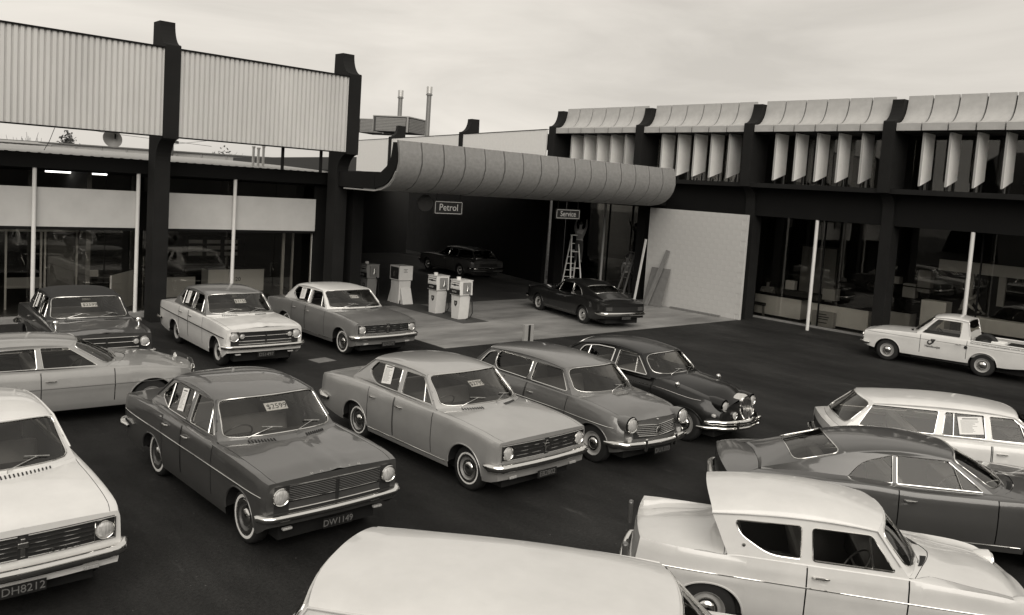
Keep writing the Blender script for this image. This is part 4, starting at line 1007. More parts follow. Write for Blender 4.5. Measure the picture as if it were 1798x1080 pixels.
# roof and eaves
P_(BX('eaves_beam', 1.5, 14.35, 24.42, 24.72, 4.03, 4.40, M_DARK2))
rf = MB(); pitch = .25; pts = []
x = 1.4
while x < 14.4: pts += [(x, 0), (x+.08, 0), (x+.11, .012), (x+.16, .012), (x+.19, 0)]; x += pitch
rf.grid([[Vector((a, y, z+h)) for a, h in pts] for y, z in ((24.36, 4.415), (29, 4.57), (34.5, 4.70))])
P_(rf.build('roof_sheeting', M_ROOF)); P_(BX('ceiling', 1.4, 14.4, 24.8, 36, 3.98, 4.02, M_INT))
P_(BX('ridge_wall', 1.4, 14.4, 34.5, 34.8, 0, 4.66, M_INT)); P_(BX('end_wall', 14.25, 14.4, 24.75, 34.5, 0, 4.38, M_INT)); P_(BX('end_wall', 1.35, 1.5, 24.75, 34.5, 0, 4.38, M_INT))
P_(BX('floor', 1.5, 14.25, 24.7, 34.5, -.02, .10, M_FLOOR)); P_(BX('sill', 1.5, 14.35, 24.30, 24.68, -.02, .13, mat('sill_concrete', .22, .8, noise=.2)))
P_(BX('fascia_end', 14.0, 14.40, 23.4, 24.4, 0, 4.38, M_DARK2))
for x0, x1 in ((1.6, 7.83), (8.28, 13.33)):
    P_(BX('soffit_board', x0, x1, 24.60, 24.66, 2.50, 3.53, M_BAND)); P_(BX('transom', x0, x1, 24.61, 24.96, 2.42, 2.498, M_DARK2))
for x in (2.55, 5.21, 7.78, 10.57): P_(MB().tube([(x, 24.50, .13), (x, 24.50, 4.03)], .052, 12).build('window_pole', M_PAINTW, smooth=60))
xs_ = [1.6, 3.9, 5.21, 7.0, 8.2, 10.57, 12.0, 13.3]
for a, b in zip(xs_[:-1], xs_[1:]):
    P_(BX('glass_pane', a+.01, b-.01, 24.70, 24.712, .13, 2.42, M_GLASS)); P_(BX('glass_pane', a+.01, b-.01, 24.70, 24.712, 3.53, 3.95, M_GLASS))
P_(BX('panel', 13.32, 14.0, 24.70, 24.78, .1, 4.0, M_DARK2))
# door and inner partitions
for x0, x1 in ((4.85, 5.75), (5.8, 6.66)):
    P_(BX('door_frame', x0, x0+.05, 26, 26.05, .1, 2.25, M_ALU)); P_(BX('door_frame', x1-.05, x1, 26, 26.05, .1, 2.25, M_ALU))
P_(BX('door_frame', 4.6, 6.68, 25.98, 26.06, 2.25, 2.30, M_PAINTW)); P_(BX('door_rail', 4.9, 5.7, 26.0, 26.04, .68, .98, mat('rail_grey', .16, .6))); P_(BX('partition', 6.68, 6.8, 25.3, 29, .1, 3.98, M_INT2))
P_(BX('partition', 6.8, 9.8, 29.6, 29.7, .1, 3.98, M_INT)); P_(BX('partition', 5.9, 6.62, 26.1, 26.13, .1, 2.2, M_INT2))
for x, m, w in ((12.62, M_ALU, .09), (13.35-.38, M_ALU, .06)): P_(BX('inner_mullion', x, x+w, 25.4, 25.46, .1, 2.45, m))
P_(BX('inner_mullion', 13.29, 13.32, 24.72, 24.78, .13, 2.42, M_PAINTW))
for (x0, x1) in ((6.02, 7.18), (7.26, 7.67)): P_(BX('fluorescent_tube', x0, x1, 27, 27.05, 3.89, 3.935, mat('lit_tube', .9, .5, emit=2.5)))
# furniture inside the showroom
dk = thing('reception_counter', (12.3, 28, .1), 0, 'pale counter with a small dark number on its front inside the showroom', 'counter')
MB().box(-1.05, .95, 0, .6, 0, .78).build('front_panel', mat('counter_front', .75, .6), dk); MB().box(-1.1, 1.0, -.05, .65, .78, .82).build('top', M_DARK2, dk)
MB().add(text_mb('20', .2), frame((.0, -.004, .42), (1, 0, 0), (0, 0, 1))).build('number', M_INK, dk)
d2 = thing('low_desk', (9.9, 27.2, .1), 0, 'grey low desk left of the pale counter in the showroom', 'desk')
MB().box(-.6, .6, 0, .5, .0, .66).build('front_panel', mat('desk_front', .4, .6), d2); MB().box(-.62, .62, -.04, .55, .66, .70).build('top', M_DARK2, d2)
sf = thing('filing_shelf', (12.3, 30.0, .1), 0, 'dark shelf unit with rows of files behind the pale counter', 'shelf')
MB().box(-1.1, 1.1, 0, .3, 0, 1.75).build('carcass', M_DARK2, sf)
for k in range(3):
    for q in range(3): MB().box(-1.0+.66*k, -.5+.66*k, -.012, 0, 1.05+.22*q, 1.18+.22*q).build('file_row', mat('files', .35+.03*q, .7), sf)
ds = thing('sales_desk', (7.25, 27.0, .1), 0, 'dark desk with a white card on it behind the showroom glass', 'desk')
MB().box(-.7, .9, 0, .65, .68, .73).build('top', mat('desk_top', .08, .4), ds)
for a, b in ((-.65, .05), (.85, .05), (-.65, .6), (.85, .6)): MB().box(a-.02, a+.02, b-.02, b+.02, 0, .68).build('leg', M_CHROME2, ds)
o = MB().prism([(-.02, 0), (.10, 0), (.02, .2)], lambda p, q, t: Vector((t, p, q)), -.17, .17).build('desk_card', M_CARD); o.location = (7.35, 27.1, .83); tag(o, 'small white folded card standing on the dark sales desk', 'card')
ct = thing('display_board', (7.75, 25.4, .1), .9, 'pale slanting display board inside the glass left of the showroom column', 'board')
MB().box(-.9, .9, 0, .04, 0, 1.05).build('panel', mat('board_grey', .5, .6), ct)
st = thing('magazine_rack', (8.55, 25.5, .1), 0, 'thin chrome rack behind the showroom column', 'rack')
for z in (.9, 1.0, 1.25): MB().tube([(-.25, 0, z), (.30, 0, z)], .012, 6).build('rail', M_CHROME2, st)
for x in (-.25, .30): MB().tube([(x, 0, 0), (x, 0, 1.5)], .012, 6).build('post', M_CHROME2, st)
po = MB().box(-.17, .17, -.01, .01, -.33, .33).build('poster', M_CARD); po.location = (8.50, 24.85, .68); tag(po, 'poster with a dark-haired head and shoulders inside the glass beside the showroom column', 'poster')
MB().lathe([(0, .055), (.004, .05), (.004, 0)], frame((0, -.012, .07), (0, -1, 0), (0, 0, 1)), 14).build('printed_head', M_INK, po)
MB().prism([(-.13, -.2), (-.11, -.03), (-.04, .02), (.04, .02), (.11, -.03), (.13, -.2)], lambda p, q, t: Vector((p, t, q)), -.014, -.011).box(-.12, .12, -.014, -.011, .2, .27).build('printed_figure', mat('halftone', .18, .7), po)

# ---------------------------------------------------------------- canopy over the forecourt
cn = thing('forecourt_canopy', (20, 21, 0), 0, 'long grey canopy of sixteen curved precast panels over the petrol forecourt', 'canopy')
def PC(o): o.parent = cn; o.matrix_parent_inverse = Matrix.Translation((-20, -21, 0)); return o
outer = [(20.22, 5.46), (20.13, 5.15), (20.10, 4.85), (20.17, 4.58), (20.32, 4.35), (20.55, 4.16), (20.85, 4.04), (21.25, 3.98)]
inner = [(21.27, 4.06), (20.90, 4.13), (20.63, 4.24), (20.42, 4.42), (20.28, 4.62), (20.21, 4.86), (20.24, 5.15), (20.32, 5.46)]
pp = MB().prism(outer+inner, lambda p, q, t: Vector((t, p, q)), 0, .745).build('curved_panel', M_CANOPY, None, smooth=28)
for k in range(16):
    o = pp if k == 0 else inst(pp, None, name='curved_panel')
    o.location = (13.48 + .797*k + random.uniform(-.004, .004), random.uniform(-.006, .006), random.uniform(-.005, .005)); PC(o)
back = [(20.30, 5.40), (20.22, 5.12), (20.20, 4.86), (20.27, 4.62), (20.41, 4.42), (20.62, 4.24), (20.90, 4.12), (21.27, 4.05), (21.3, 4.48), (21.0, 4.52), (20.7, 4.7), (20.5, 4.95), (20.42, 5.40)]
PC(MB().prism(back, lambda p, q, t: Vector((t, p, q)), 13.42, 26.24).build('backing', M_DARK2, smooth=28))
PC(BX('roof_slab', 13.80, 27.2, 21.28, 43, 4.02, 4.46, M_DARK2)); PC(BX('soffit_edge', 13.42, 26.24, 21.26, 21.9, 3.97, 4.015, mat('soffit_edge', .12, .7)))
PC(MB().tube([(13.40, y, z-.012) for y, z in outer[3:]]+[(13.40, 23.0, 3.97)], .022, 6).build('edge_trim', mat('edge_trim_grey', .3, .6), smooth=60))
PC(BX('side_beam', 13.42, 13.80, 21.3, 23.38, 4.02, 4.48, M_DARK2))
for yy in (27.0, 34.0): PC(BX('post', 15.0, 15.3, yy, yy+.3, 0, 4.02, M_DARK2)) if yy > 30 else None
ws = thing('workshop_wall', (20, 42, 0), 0, 'dark rear wall of the bay behind the petrol pumps with faint lighter doorways', 'wall')
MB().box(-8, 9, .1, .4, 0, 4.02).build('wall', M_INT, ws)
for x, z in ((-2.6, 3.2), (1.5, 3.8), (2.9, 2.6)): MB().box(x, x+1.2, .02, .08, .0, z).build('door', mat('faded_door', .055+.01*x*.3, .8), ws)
sp_ = [('Petrol', 15.28, 16.39, 3.36, 3.79, .30), ('Service', 20.52, 21.72, 3.35, 3.71, .27)]
for s_, x0, x1, z0, z1, sz in sp_:
    t = thing('hanging_sign', ((x0+x1)/2, 20.8, (z0+z1)/2), 0, 'black hanging sign reading %s in white under the canopy' % s_, 'sign'); w = (x1-x0)/2; h = (z1-z0)/2
    MB().box(-w, w, 0, .06, -h, h).build('board', M_PLATE, t)
    e = .015; b = MB()
    for a in ((-w+.03, w-.03, h-.045, h-.028), (-w+.03, w-.03, -h+.028, -h+.045), (-w+.03, -w+.047, -h+.028, h-.028), (w-.047, w-.03, -h+.028, h-.028)): b.box(a[0], a[1], -.004, 0, a[2], a[3])
    b.build('border', mat('sign_white', .38, .5), t)
    MB().add(text_mb(s_, sz, .002), frame((0, -.004, 0), (1, 0, 0), (0, 0, 1))).build('lettering', mat('sign_white', .38, .5), t)
    for x in (-w+.1, w-.1): MB().box(x-.01, x+.01, .02, .04, h, 4.0-(z0+z1)/2).build('hanger', M_DARK2, t)
dc = MB().lathe([(-.02, 0), (-.02, .27), (.02, .27), (.02, 0)], Matrix.Rotation(-pi/2-.2, 4, 'Z'), 32).build('round_sign', mat('round_sign', .055, .5)); dc.location = (15.80, 22, 3.66); tag(dc, 'dim grey round disc hanging under the canopy left of the Petrol sign', 'sign')

# ---------------------------------------------------------------- right building
rb = thing('service_building', (28, 18, 0), 0, 'two-storey dark building with curved grey roof panels and white vertical fins above the office windows', 'building')
def PR(o): o.parent = rb; o.matrix_parent_inverse = Matrix.Translation((-28, -18, 0)); return o
YC = [27.95, 22.80, 17.65, 12.50, 7.35, 2.2]
cp = MB().prism(pylon_poly(0, .55, 7.22, 7.98, 4.95), lambda p, q, t: Vector((27.85-p, t, q)), -.38, 0).build('column', M_DARK)
for k, y in enumerate(YC):
    o = cp if k == 0 else inst(cp, None, name='column'); o.location = (0, y, 0); PR(o)
cur = [(26.82, 7.175), (26.98, 7.19), (27.12, 7.24), (27.25, 7.34), (27.36, 7.50), (27.43, 7.68), (27.47, 7.88), (27.49, 8.10), (27.57, 8.10), (27.55, 7.80), (27.47, 7.45), (27.30, 7.15), (26.95, 7.06), (26.88, 6.94), (26.80, 6.93), (26.80, 7.16)]
rp = MB().prism(cur, lambda p, q, t: Vector((p, t, q)), 0, .745).build('curved_panel', M_PANEL2, None, smooth=28)
fin_poly = [(27.08, 5.22), (27.08, 6.90), (27.88, 6.90), (27.88, 5.47)]
fp = MB().prism(fin_poly, lambda p, q, t: Vector((p, t, q)), -.022, .022).build('fin', M_FIN); first = True
fe = MB().box(27.06, 27.078, -.03, .03, 5.22, 6.90).build('fin_edge', mat('fin_edge', .35, .6))
fs = MB().box(27.2, 27.24, -.02, .02, 5.08, 5.27).box(27.7, 27.74, -.02, .02, 5.08, 5.40).build('fin_foot', M_BLACK)
np_ = 0
for bi in range(5):
    y1 = YC[bi]-.38; y0 = YC[bi+1]; pw = (y1-y0)/6
    for k in range(6):
        o = rp if np_ == 0 else inst(rp, None, name='curved_panel'); np_ += 1
        o.location = (random.uniform(-.004, .004), y0 + pw*k + .018, random.uniform(-.005, .005)); PR(o)
        if k > 0:
            f_ = inst(fp, None, name='fin'); f_.location = (0, y0+pw*k+random.uniform(-.012, .012), random.uniform(-.01, .01)); f_.rotation_euler = (0, 0, 0); PR(f_)
            e_ = inst(fe, f_, name='fin_edge'); s_ = inst(fs, f_, name='fin_foot')
        if bi < 4 or True:
            PR(BX('window_strip', 28.30, 28.36, y0+pw*k+.30, y0+pw*k+.36, 5.1, 6.9, mat('strip_grey', .30, .6)))
    PR(BX('panel_backing', 26.90, 27.42, y0, y1, 6.97, 7.05, M_DARK2)); PR(MB().prism([(27.5, 8.03), (27.56, 7.7), (27.38, 7.3), (27.0, 7.07), (27.9, 7.07), (27.9, 8.03)], lambda p, q, t: Vector((p+.06, t, q-.02)), y0, y1).build('panel_backing', M_DARK2))
    PR(BX('head_beam', 26.95, 28.40, y0, y1, 6.90, 6.965, M_BLACK)); PR(BX('upper_glass', 28.40, 28.42, y0, y1, 5.1, 6.9, M_GLASS))
    PR(BX('ledge', 26.86, 28.45, y0, y1, 4.93, 5.09, M_DARK))
for o in (fp, fe, fs): bpy.data.objects.remove(o)
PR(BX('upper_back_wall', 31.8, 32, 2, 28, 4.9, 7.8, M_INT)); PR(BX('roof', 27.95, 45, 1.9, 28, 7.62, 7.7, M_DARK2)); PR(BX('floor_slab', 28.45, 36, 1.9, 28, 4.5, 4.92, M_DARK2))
PR(BX('beam', 27.38, 28.44, 1.9, 28, 3.90, 4.925, M_DARK2))
# ground floor glazing
PR(BX('base_sill', 28.28, 28.46, 2, 28.0, -.02, .07, mat('sill_concrete', .22, .8, noise=.2)))
for y in (14.80, 9.70, 4.6): PR(MB().tube([(27.43, y, 0), (27.43, y, 3.90)], .06, 12).build('pole', M_PAINTW, smooth=60))
for y in (24.75, 28.3): PR(MB().tube([(27.43, y, 0), (27.43, y, 3.90)], .055, 12).build('pole', mat('pole_grey', .35, .5), smooth=60))
ys = [2.1, 4.6, 7.35, 9.7, 12.5, 14.95, 17.6, 20.2, 22.8, 25.3, 27.9]
for a, b in zip(ys[:-1], ys[1:]):
    PR(BX('glass_pane', 28.36, 28.372, a+.02, b-.02, .07, 3.9, M_GLASS)); PR(BX('mullion', 28.33, 28.40, b-.02, b+.02, .07, 3.9, M_DARK2))
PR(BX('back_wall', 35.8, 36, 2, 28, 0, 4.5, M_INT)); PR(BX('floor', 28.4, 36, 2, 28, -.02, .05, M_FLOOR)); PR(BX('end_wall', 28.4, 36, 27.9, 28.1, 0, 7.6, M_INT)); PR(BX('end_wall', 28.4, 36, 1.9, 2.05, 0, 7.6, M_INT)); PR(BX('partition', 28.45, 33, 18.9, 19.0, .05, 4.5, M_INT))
# counters and things in the office
def cbx(nm, x0, x1, y0, y1, z0, z1, m, lab, cat, parts=()):
    t = thing(nm, ((x0+x1)/2, (y0+y1)/2, z0), 0, lab, cat); w = (x1-x0)/2; d = (y1-y0)/2; h = z1-z0
    MB().box(-w, w, -d, d, 0, h).build('body', m, t, bevel=.006)
    for p_ in parts: MB().box(*p_[1]).build(p_[0], p_[2], t)
    return t
M_CTR = mat('counter_white', .88, .6, noise=.05)
cbx('office_counter', 28.7, 29.2, 15.82, 18.1, .14, .88, M_CTR, 'long pale office counter front between the block wall and the first pole', 'counter', [('top', (-.28, .28, -1.22, 1.22, .74, .78), M_DARK2), ('plinth', (-.2, .25, -1.15, 1.15, -.09, 0), M_BLACK)])
cbx('office_counter', 28.7, 29.2, 13.25, 15.40, .14, .86, M_CTR, 'pale counter front right of the first pole with a carton before it', 'counter', [('top', (-.28, .28, -1.12, 1.12, .72, .76), M_DARK2), ('plinth', (-.2, .25, -1.05, 1.05, -.09, 0), M_BLACK)])
cb = thing('carton', (28.58, 14.82, .05), .02, 'brown carton with smudged printing standing against the office counter', 'box')
MB().box(-.1, .1, -.42, .42, 0, .56).build('box', mat('cardboard', .45, .8, noise=.08), cb, bevel=.01)
b = MB()
for k, (w, z) in enumerate(((.18, .46), (.30, .37), (.26, .29), (.22, .16))): b.box(-.103, -.1, -w*.8, w*.8, z-.018, z+.018)
b.build('printing', mat('carton_print', .07, .8), cb)
cbx('filing_cabinet', 28.9, 29.4, 10.8, 11.6, .05, 1.5, M_CTR, 'white cupboard standing behind the pickup truck cab', 'cabinet')
cbx('low_cabinet', 29.0, 29.5, 11.95, 13.0, .1, .95, mat('cab_grey', .5, .6), 'grey low cabinet just left of the white cupboard in the office', 'cabinet', [('top', (-.28, .28, -.55, .55, .85, .89), M_DARK2)])
cbx('carton', 29.6, 30.0, 15.0, 15.5, .92, 1.35, mat('cardboard_grey', .45, .8), 'grey box standing on the office counter behind the first pole', 'box')
cbx('desk_box', 30.2, 30.4, 17.0, 17.4, 1.05, 1.4, M_CTR, 'small white box on the dark desk behind the seated clerk', 'box')
cbx('office_desk', 30.0, 30.6, 15.9, 18.2, .05, 1.02, mat('desk_dark', .06, .6), 'dark grey high desk behind the pale office counter', 'desk')
stl = thing('stool', (28.62, 17.6, .05), 0, 'low dark-seated stool before the office counter beside the white wall', 'stool')
MB().box(-.06, .06, -.35, .30, .40, .52).build('seat', mat('stool_seat', .05, .6), stl, bevel=.03)
for a, b_ in ((-.04, -.3), (.04, -.3), (-.04, .25), (.04, .25)): MB().bar((a, b_, 0), (a*.8, b_*.85, .4), .04, .04).build('leg', mat('stool_leg', .28, .6), stl)
dw = thing('inner_doorway', (33.6, 18.2, .05), 0, 'grey lit doorway at the far left of the office', 'doorway')
MB().box(0, .05, -1.1, .5, 0, 2.6).build('door', mat('doorway_grey', .5, .8), dw); MB().box(-.04, 0, -1.2, -1.1, 0, 2.65).box(-.04, 0, -1.2, .5, 2.6, 2.68).build('frame', M_INT2, dw)
rk = thing('hanging_light_pelmet', (30.6, 8.9, 2.45), 0, 'long pale pelmet over the display shelves at the right of the office', 'pelmet')
MB().box(-.05, .05, -3.4, 2.9, 0, .38).build('board', mat('pelmet', .5, .6), rk)
for k, y in enumerate((1.9, .9, -.1)): MB().box(.1, .2, y-.12, y+.10, -1.1+.1*k, .0).build('hanging_strip', mat('strip_pale', .4, .6), rk)
cbx('parts_counter', 28.7, 29.1, 7.0, 9.9, .75, 1.2, M_CTR, 'pale tilted counter front at the right of the office behind the pickup', 'counter')
for k, (y, z, h, v_) in enumerate(((12.7, 1.3, .5, .12), (12.2, 1.55, .8, .08), (13.6, 1.2, .5, .07), (13.3, 1.75, .25, .12))):
    cbx('display_pack', 31.0, 31.3, y, y+.45, z, z+h, mat('pack%d' % k, v_*3, .7), ['grey pack stacked low on the office shelves', 'tall dim pack at the middle of the office shelves', 'dark pack left of the others on the office shelves', 'small upper pack on the office shelves'][k], 'box')
for (z, y0, y1) in ((1.2, 11.5, 14.5), (1.75, 12, 14.2)):
    o = BX('office_shelf', 30.95, 31.35, y0, y1, z-.06, z-.02, M_DARK2); tag(o, 'dark %s shelf behind the office counter' % ('lower' if z < 1.5 else 'upper'), 'shelf')

# block wall at the corner of the forecourt
bw_ = thing('block_wall', (26.95, 19.5, 0), 0, 'white painted block wall standing between the forecourt and the office', 'wall')
MB().box(-.045, .08, -2.24, 2.33, 0.0, 3.90).build('wall', M_BLOCK, bw_)
bl = MB().box(0, .016, .001, .389, .001, .1935).build('block', M_BLOCK); nb_ = 0
for r in range(20):
    off = 0 if r % 2 else -.195
    for k in range(13):
        y0 = -2.24 + .39*k + off; y1 = y0+.39
        if y0 < -2.25 or y1 > 2.34: continue
        o = bl if nb_ == 0 else inst(bl, None, name='block'); nb_ += 1; o.parent = bw_; o.location = (-.054+random.uniform(-.0006, .0006), y0, .195*r)
# ---------------------------------------------------------------- rear wing of the service building, turned a little
rw = thing('rear_wing', (26.75, 27.95, 0), -math.atan2(.2225, .975), 'white boarded parapet between dark posts running back behind the canopy', 'building')
# local y runs along the wing, x behind it
MB().box(.10, .30, .0, 55, 0, 4.85).build('lower_wall', M_DARK2, rw)
for a, b_ in ((.25, 9.2), (9.7, 20.4), (21.0, 27.6)): MB().box(.02, .10, a, b_, 4.86, 7.10).build('white_board', mat('bright_board', .86, .5, noise=.03), rw); MB().box(.0, .14, a, b_, 7.10, 7.13).build('capping', M_DARK2, rw)
for y in (9.2, 20.4):
    MB().prism([(p-1.1, q) for p, q in pylon_poly(4.86, .55, 7.22, 8.0, 4.95)], lambda p, q, t: Vector((-p-.02, t, q)), y, y+.5).build('post', M_DARK, rw)
MB().box(.2, .6, 28.0, 82, 0, 5.9).build('far_fascia', mat('far_fascia', .045, .8), rw)
MB().box(1.2, 9, 0.5, 27.6, 7.0, 7.05).build('roof', M_DARK2, rw)

# ---------------------------------------------------------------- roof plant
def hvac(loc, rz, lab, w=2.4, h=1.1):
    t = thing('air_conditioning_unit', loc, rz, lab, 'roof unit', 'louvred units on the roof')
    MB().box(-w/2, w/2, -w/2, w/2, 0, h).build('casing', mat('unit_casing', .05, .6), t, bevel=.03)
    MB().box(-w/2-.05, w/2+.05, -w/2-.05, w/2+.05, h, h+.08).build('lid', mat('unit_lid', .3, .6), t)
    for s_ in range(4):
        M = Matrix.Rotation(s_*pi/2, 4, 'Z')
        for k in range(9):
            b = MB().obox(M @ XM(w/2+.02, 0, .10+.115*k, 0, .5), .02, w*.86, .085); b.build('louvre', mat('louvre', .42, .5), t)
        MB().obox(M @ XM(w/2+.03, w/2-.05, h/2), .06, .14, h).build('corner_post', mat('unit_lid', .3, .6), t)
    return t
hvac((38.9, 61.6, 8.15), .5, 'louvred roof unit at the far left, beside the bigger one'); hvac((37.4, 56.1, 8.05), .5, 'wider louvred roof unit in front of the first flue', 3.0, 1.15)
def flue(loc, h, lab):
    t = thing('flue', loc, 0, lab, 'flue'); MB().tube([(0, 0, 0), (0, 0, h-.5)], .17, 14).build('pipe', mat('flue_pipe', .22, .4, metal=.4), t, smooth=60)
    MB().tube([(0, 0, h-.5), (0, 0, h)], .21, 14).build('cowl', M_ALU, t, smooth=60); MB().lathe([(0, .17), (0, .24), (.08, .24), (.08, .17)], Matrix.Translation((0, 0, h-.62)) @ Matrix.Rotation(-pi/2, 4, 'Y'), 14).build('collar', mat('flue_pipe', .22, .4, metal=.4), t)
flue((37.2, 55.9, 7.05), 4.33, 'left metal flue rising behind the louvred roof units'); flue((36.0, 50.4, 7.05), 4.2, 'right tall metal flue standing alone on the roof')
# vent pipes on the showroom roof
vp = thing('vent_pipes', (11.95, 26, 4.48), 0, 'cluster of three small vent pipes on the showroom roof beneath the right sign board', 'vent pipe')
for x, h in ((-.17, .58), (0, .55), (.17, .62)):
    p = MB().tube([(x, 0, 0), (x, 0, h)], .042, 10).build('pipe', M_ALU, vp, smooth=60); MB().tube([(x, 0, h), (x, 0, h+.05)], .06, 10).build('cap', M_ALU, p, smooth=60)
# loudspeaker horn
hs = thing('loudspeaker_horn', (7.48, 25.9, 4.97), 0, 'round grey loudspeaker horn hanging beneath the left sign board', 'loudspeaker')
MB().lathe([(-.32, .05), (-.22, .09), (-.10, .17), (-.02, .255), (0, .27), (.0, .262), (-.03, .235), (-.12, .14), (-.2, .08), (-.2, 0)], Matrix.Rotation(-2.2, 4, 'Z') @ Matrix.Rotation(.35, 4, 'Y'), 28).build('horn', mat('horn_grey', .30, .5), hs, smooth=60)
MB().tube([(.1, .1, 0), (.1, .1, .3)], .02, 6).build('bracket', M_DARK2, hs)
def wire(name, pts, lab, r=.012):
    o = MB().tube(pts, r, 5).build(name, mat('wire', .06, .6)); tag(o, lab, 'wire')
wire('aerial_wire', [(5.75, 24.9, 5.1), (5.70, 25.2, 4.75), (5.62, 25.4, 4.50)], 'thin aerial wire dropping to the showroom roof at the left', .008)
wire('overhead_wire', [(18, 100, 8.4), (24, 85, 7.0), (30, 75, 6.3)], 'thin sloping overhead wire beyond the showroom roof, left one', .02)
wire('overhead_wire', [(31, 90, 6.4), (32.5, 80, 7.1), (34, 70, 7.7)], 'thin rising overhead wire beyond the showroom roof, right of the small tree', .02)
# distant yard beyond the roof
fb = thing('far_shed', (32, 112, 0), -.62, 'long low pale shed wall far beyond the showroom roof', 'building')
MB().box(-14, 22, 0, 3, 0, 6.1).build('wall', mat('far_wall', .34, .8, noise=.1), fb); MB().box(-14.3, 22.3, -.3, 3.3, 6.1, 6.25).build('roof_edge', mat('far_edge', .12, .8), fb)
for k in range(12): MB().box(-13+3*k, -12.8+3*k, -.12, 0, 0, 6.1).build('pilaster', mat('far_pil', .25, .8), fb)
mv = MB().lathe([(0, .9), (.25, .9), (.5, .3), (.52, 0)], Matrix.Translation((0, 0, .9)) @ Matrix.Rotation(-pi/2, 4, 'Y'), 16).tube([(0, 0, -1), (0, 0, 1)], .35, 8).build('roof_ventilator', mat('ventilator', .08, .7)); mv.location = (37, 105, 6.2); tag(mv, 'small mushroom ventilator on the far shed roof', 'ventilator')
pr = thing('far_house', (23.5, 118, 0), -.5, 'low pale house roof with dark windows at the far left horizon', 'house')
MB().box(-3.5, 4.5, 0, 5, 0, 5.9).build('wall', mat('house_wall', .42, .8), pr); MB().box(-4, 5, -.5, 5.5, 5.9, 6.15).build('roof', mat('house_roof', .38, .8), pr)
for x in (-2.2, -.3, 1.6): MB().box(x, x+1.2, -.06, 0, 5.05, 5.65).build('window', M_BLACK, pr)
hp = thing('roof_heap', (30.5, 100, 4.6), -.5, 'rounded pale roof hump below the small far tree', 'roof')
MB().lathe([(-1.2, 4.5), (-.4, 4.0), (.3, 2.6), (.7, 1.0), (.75, 0)], Matrix.Translation((0, 0, 0)) @ Matrix.Rotation(-pi/2, 4, 'Y'), 20).build('dome', mat('hump', .40, .8), hp, smooth=60)
def tree(loc, h, w, lab, leafy=True, n=900):
    t = thing('far_tree', loc, 0, lab, 'tree'); tr = MB().tube([(0, 0, 0), (.1, 0, h*.35), (0, .1, h*.6)], [.25, .18, .08], 7)
    lf = MB()
    for k in range(16):
        a = random.uniform(0, 2*pi); z0 = h*random.uniform(.3, .55); z1 = h*random.uniform(.75, 1.0); r = w*random.uniform(.15, .5)
        tr.tube([(0, 0, z0), (r*.5*cos(a), r*.5*sin(a), (z0+z1)/2), (r*cos(a), r*sin(a), z1)], [.07, .05, .015], 4)
    tr.build('trunk', mat('bark', .06, .9), t)
    if leafy:
        for k in range(n):
            u = random.gauss(0, .26); v_ = random.gauss(0, .26); z = h*(.68+random.gauss(0, .14)); s_ = random.uniform(.12, .30)
            sc = max(.2, 1-abs(z/h-.62)*1.6); p = Vector((u*w*sc, v_*w*sc, z)); a = Vector((random.uniform(-1, 1), random.uniform(-1, 1), random.uniform(-1, 1))).normalized()*s_; b = a.orthogonal().normalized()*s_*.7
            lf.quad(p-a, p+b, p+a, p-b)
        lf.build('crown', mat('leaf', .06, .8), t)
tree((29.3, 120, 0), 7.7, 2.4, 'small dark leafy tree on the horizon right of the bare ones'); 
for k, (x, y, h) in enumerate(((25.1, 121, 7.6), (26.3, 122, 7.0), (24.0, 123, 6.9))):
    tree((x, y, 0), h, 3.2, ['tallest bare winter tree behind the far house', 'bare winter tree at the right end of the far house', 'bare winter tree at the left of the far house'][k], leafy=False)
tree((52, 125, 0), 7.2, 6.0, 'faint rounded tree top beyond the dark far roof', n=600)

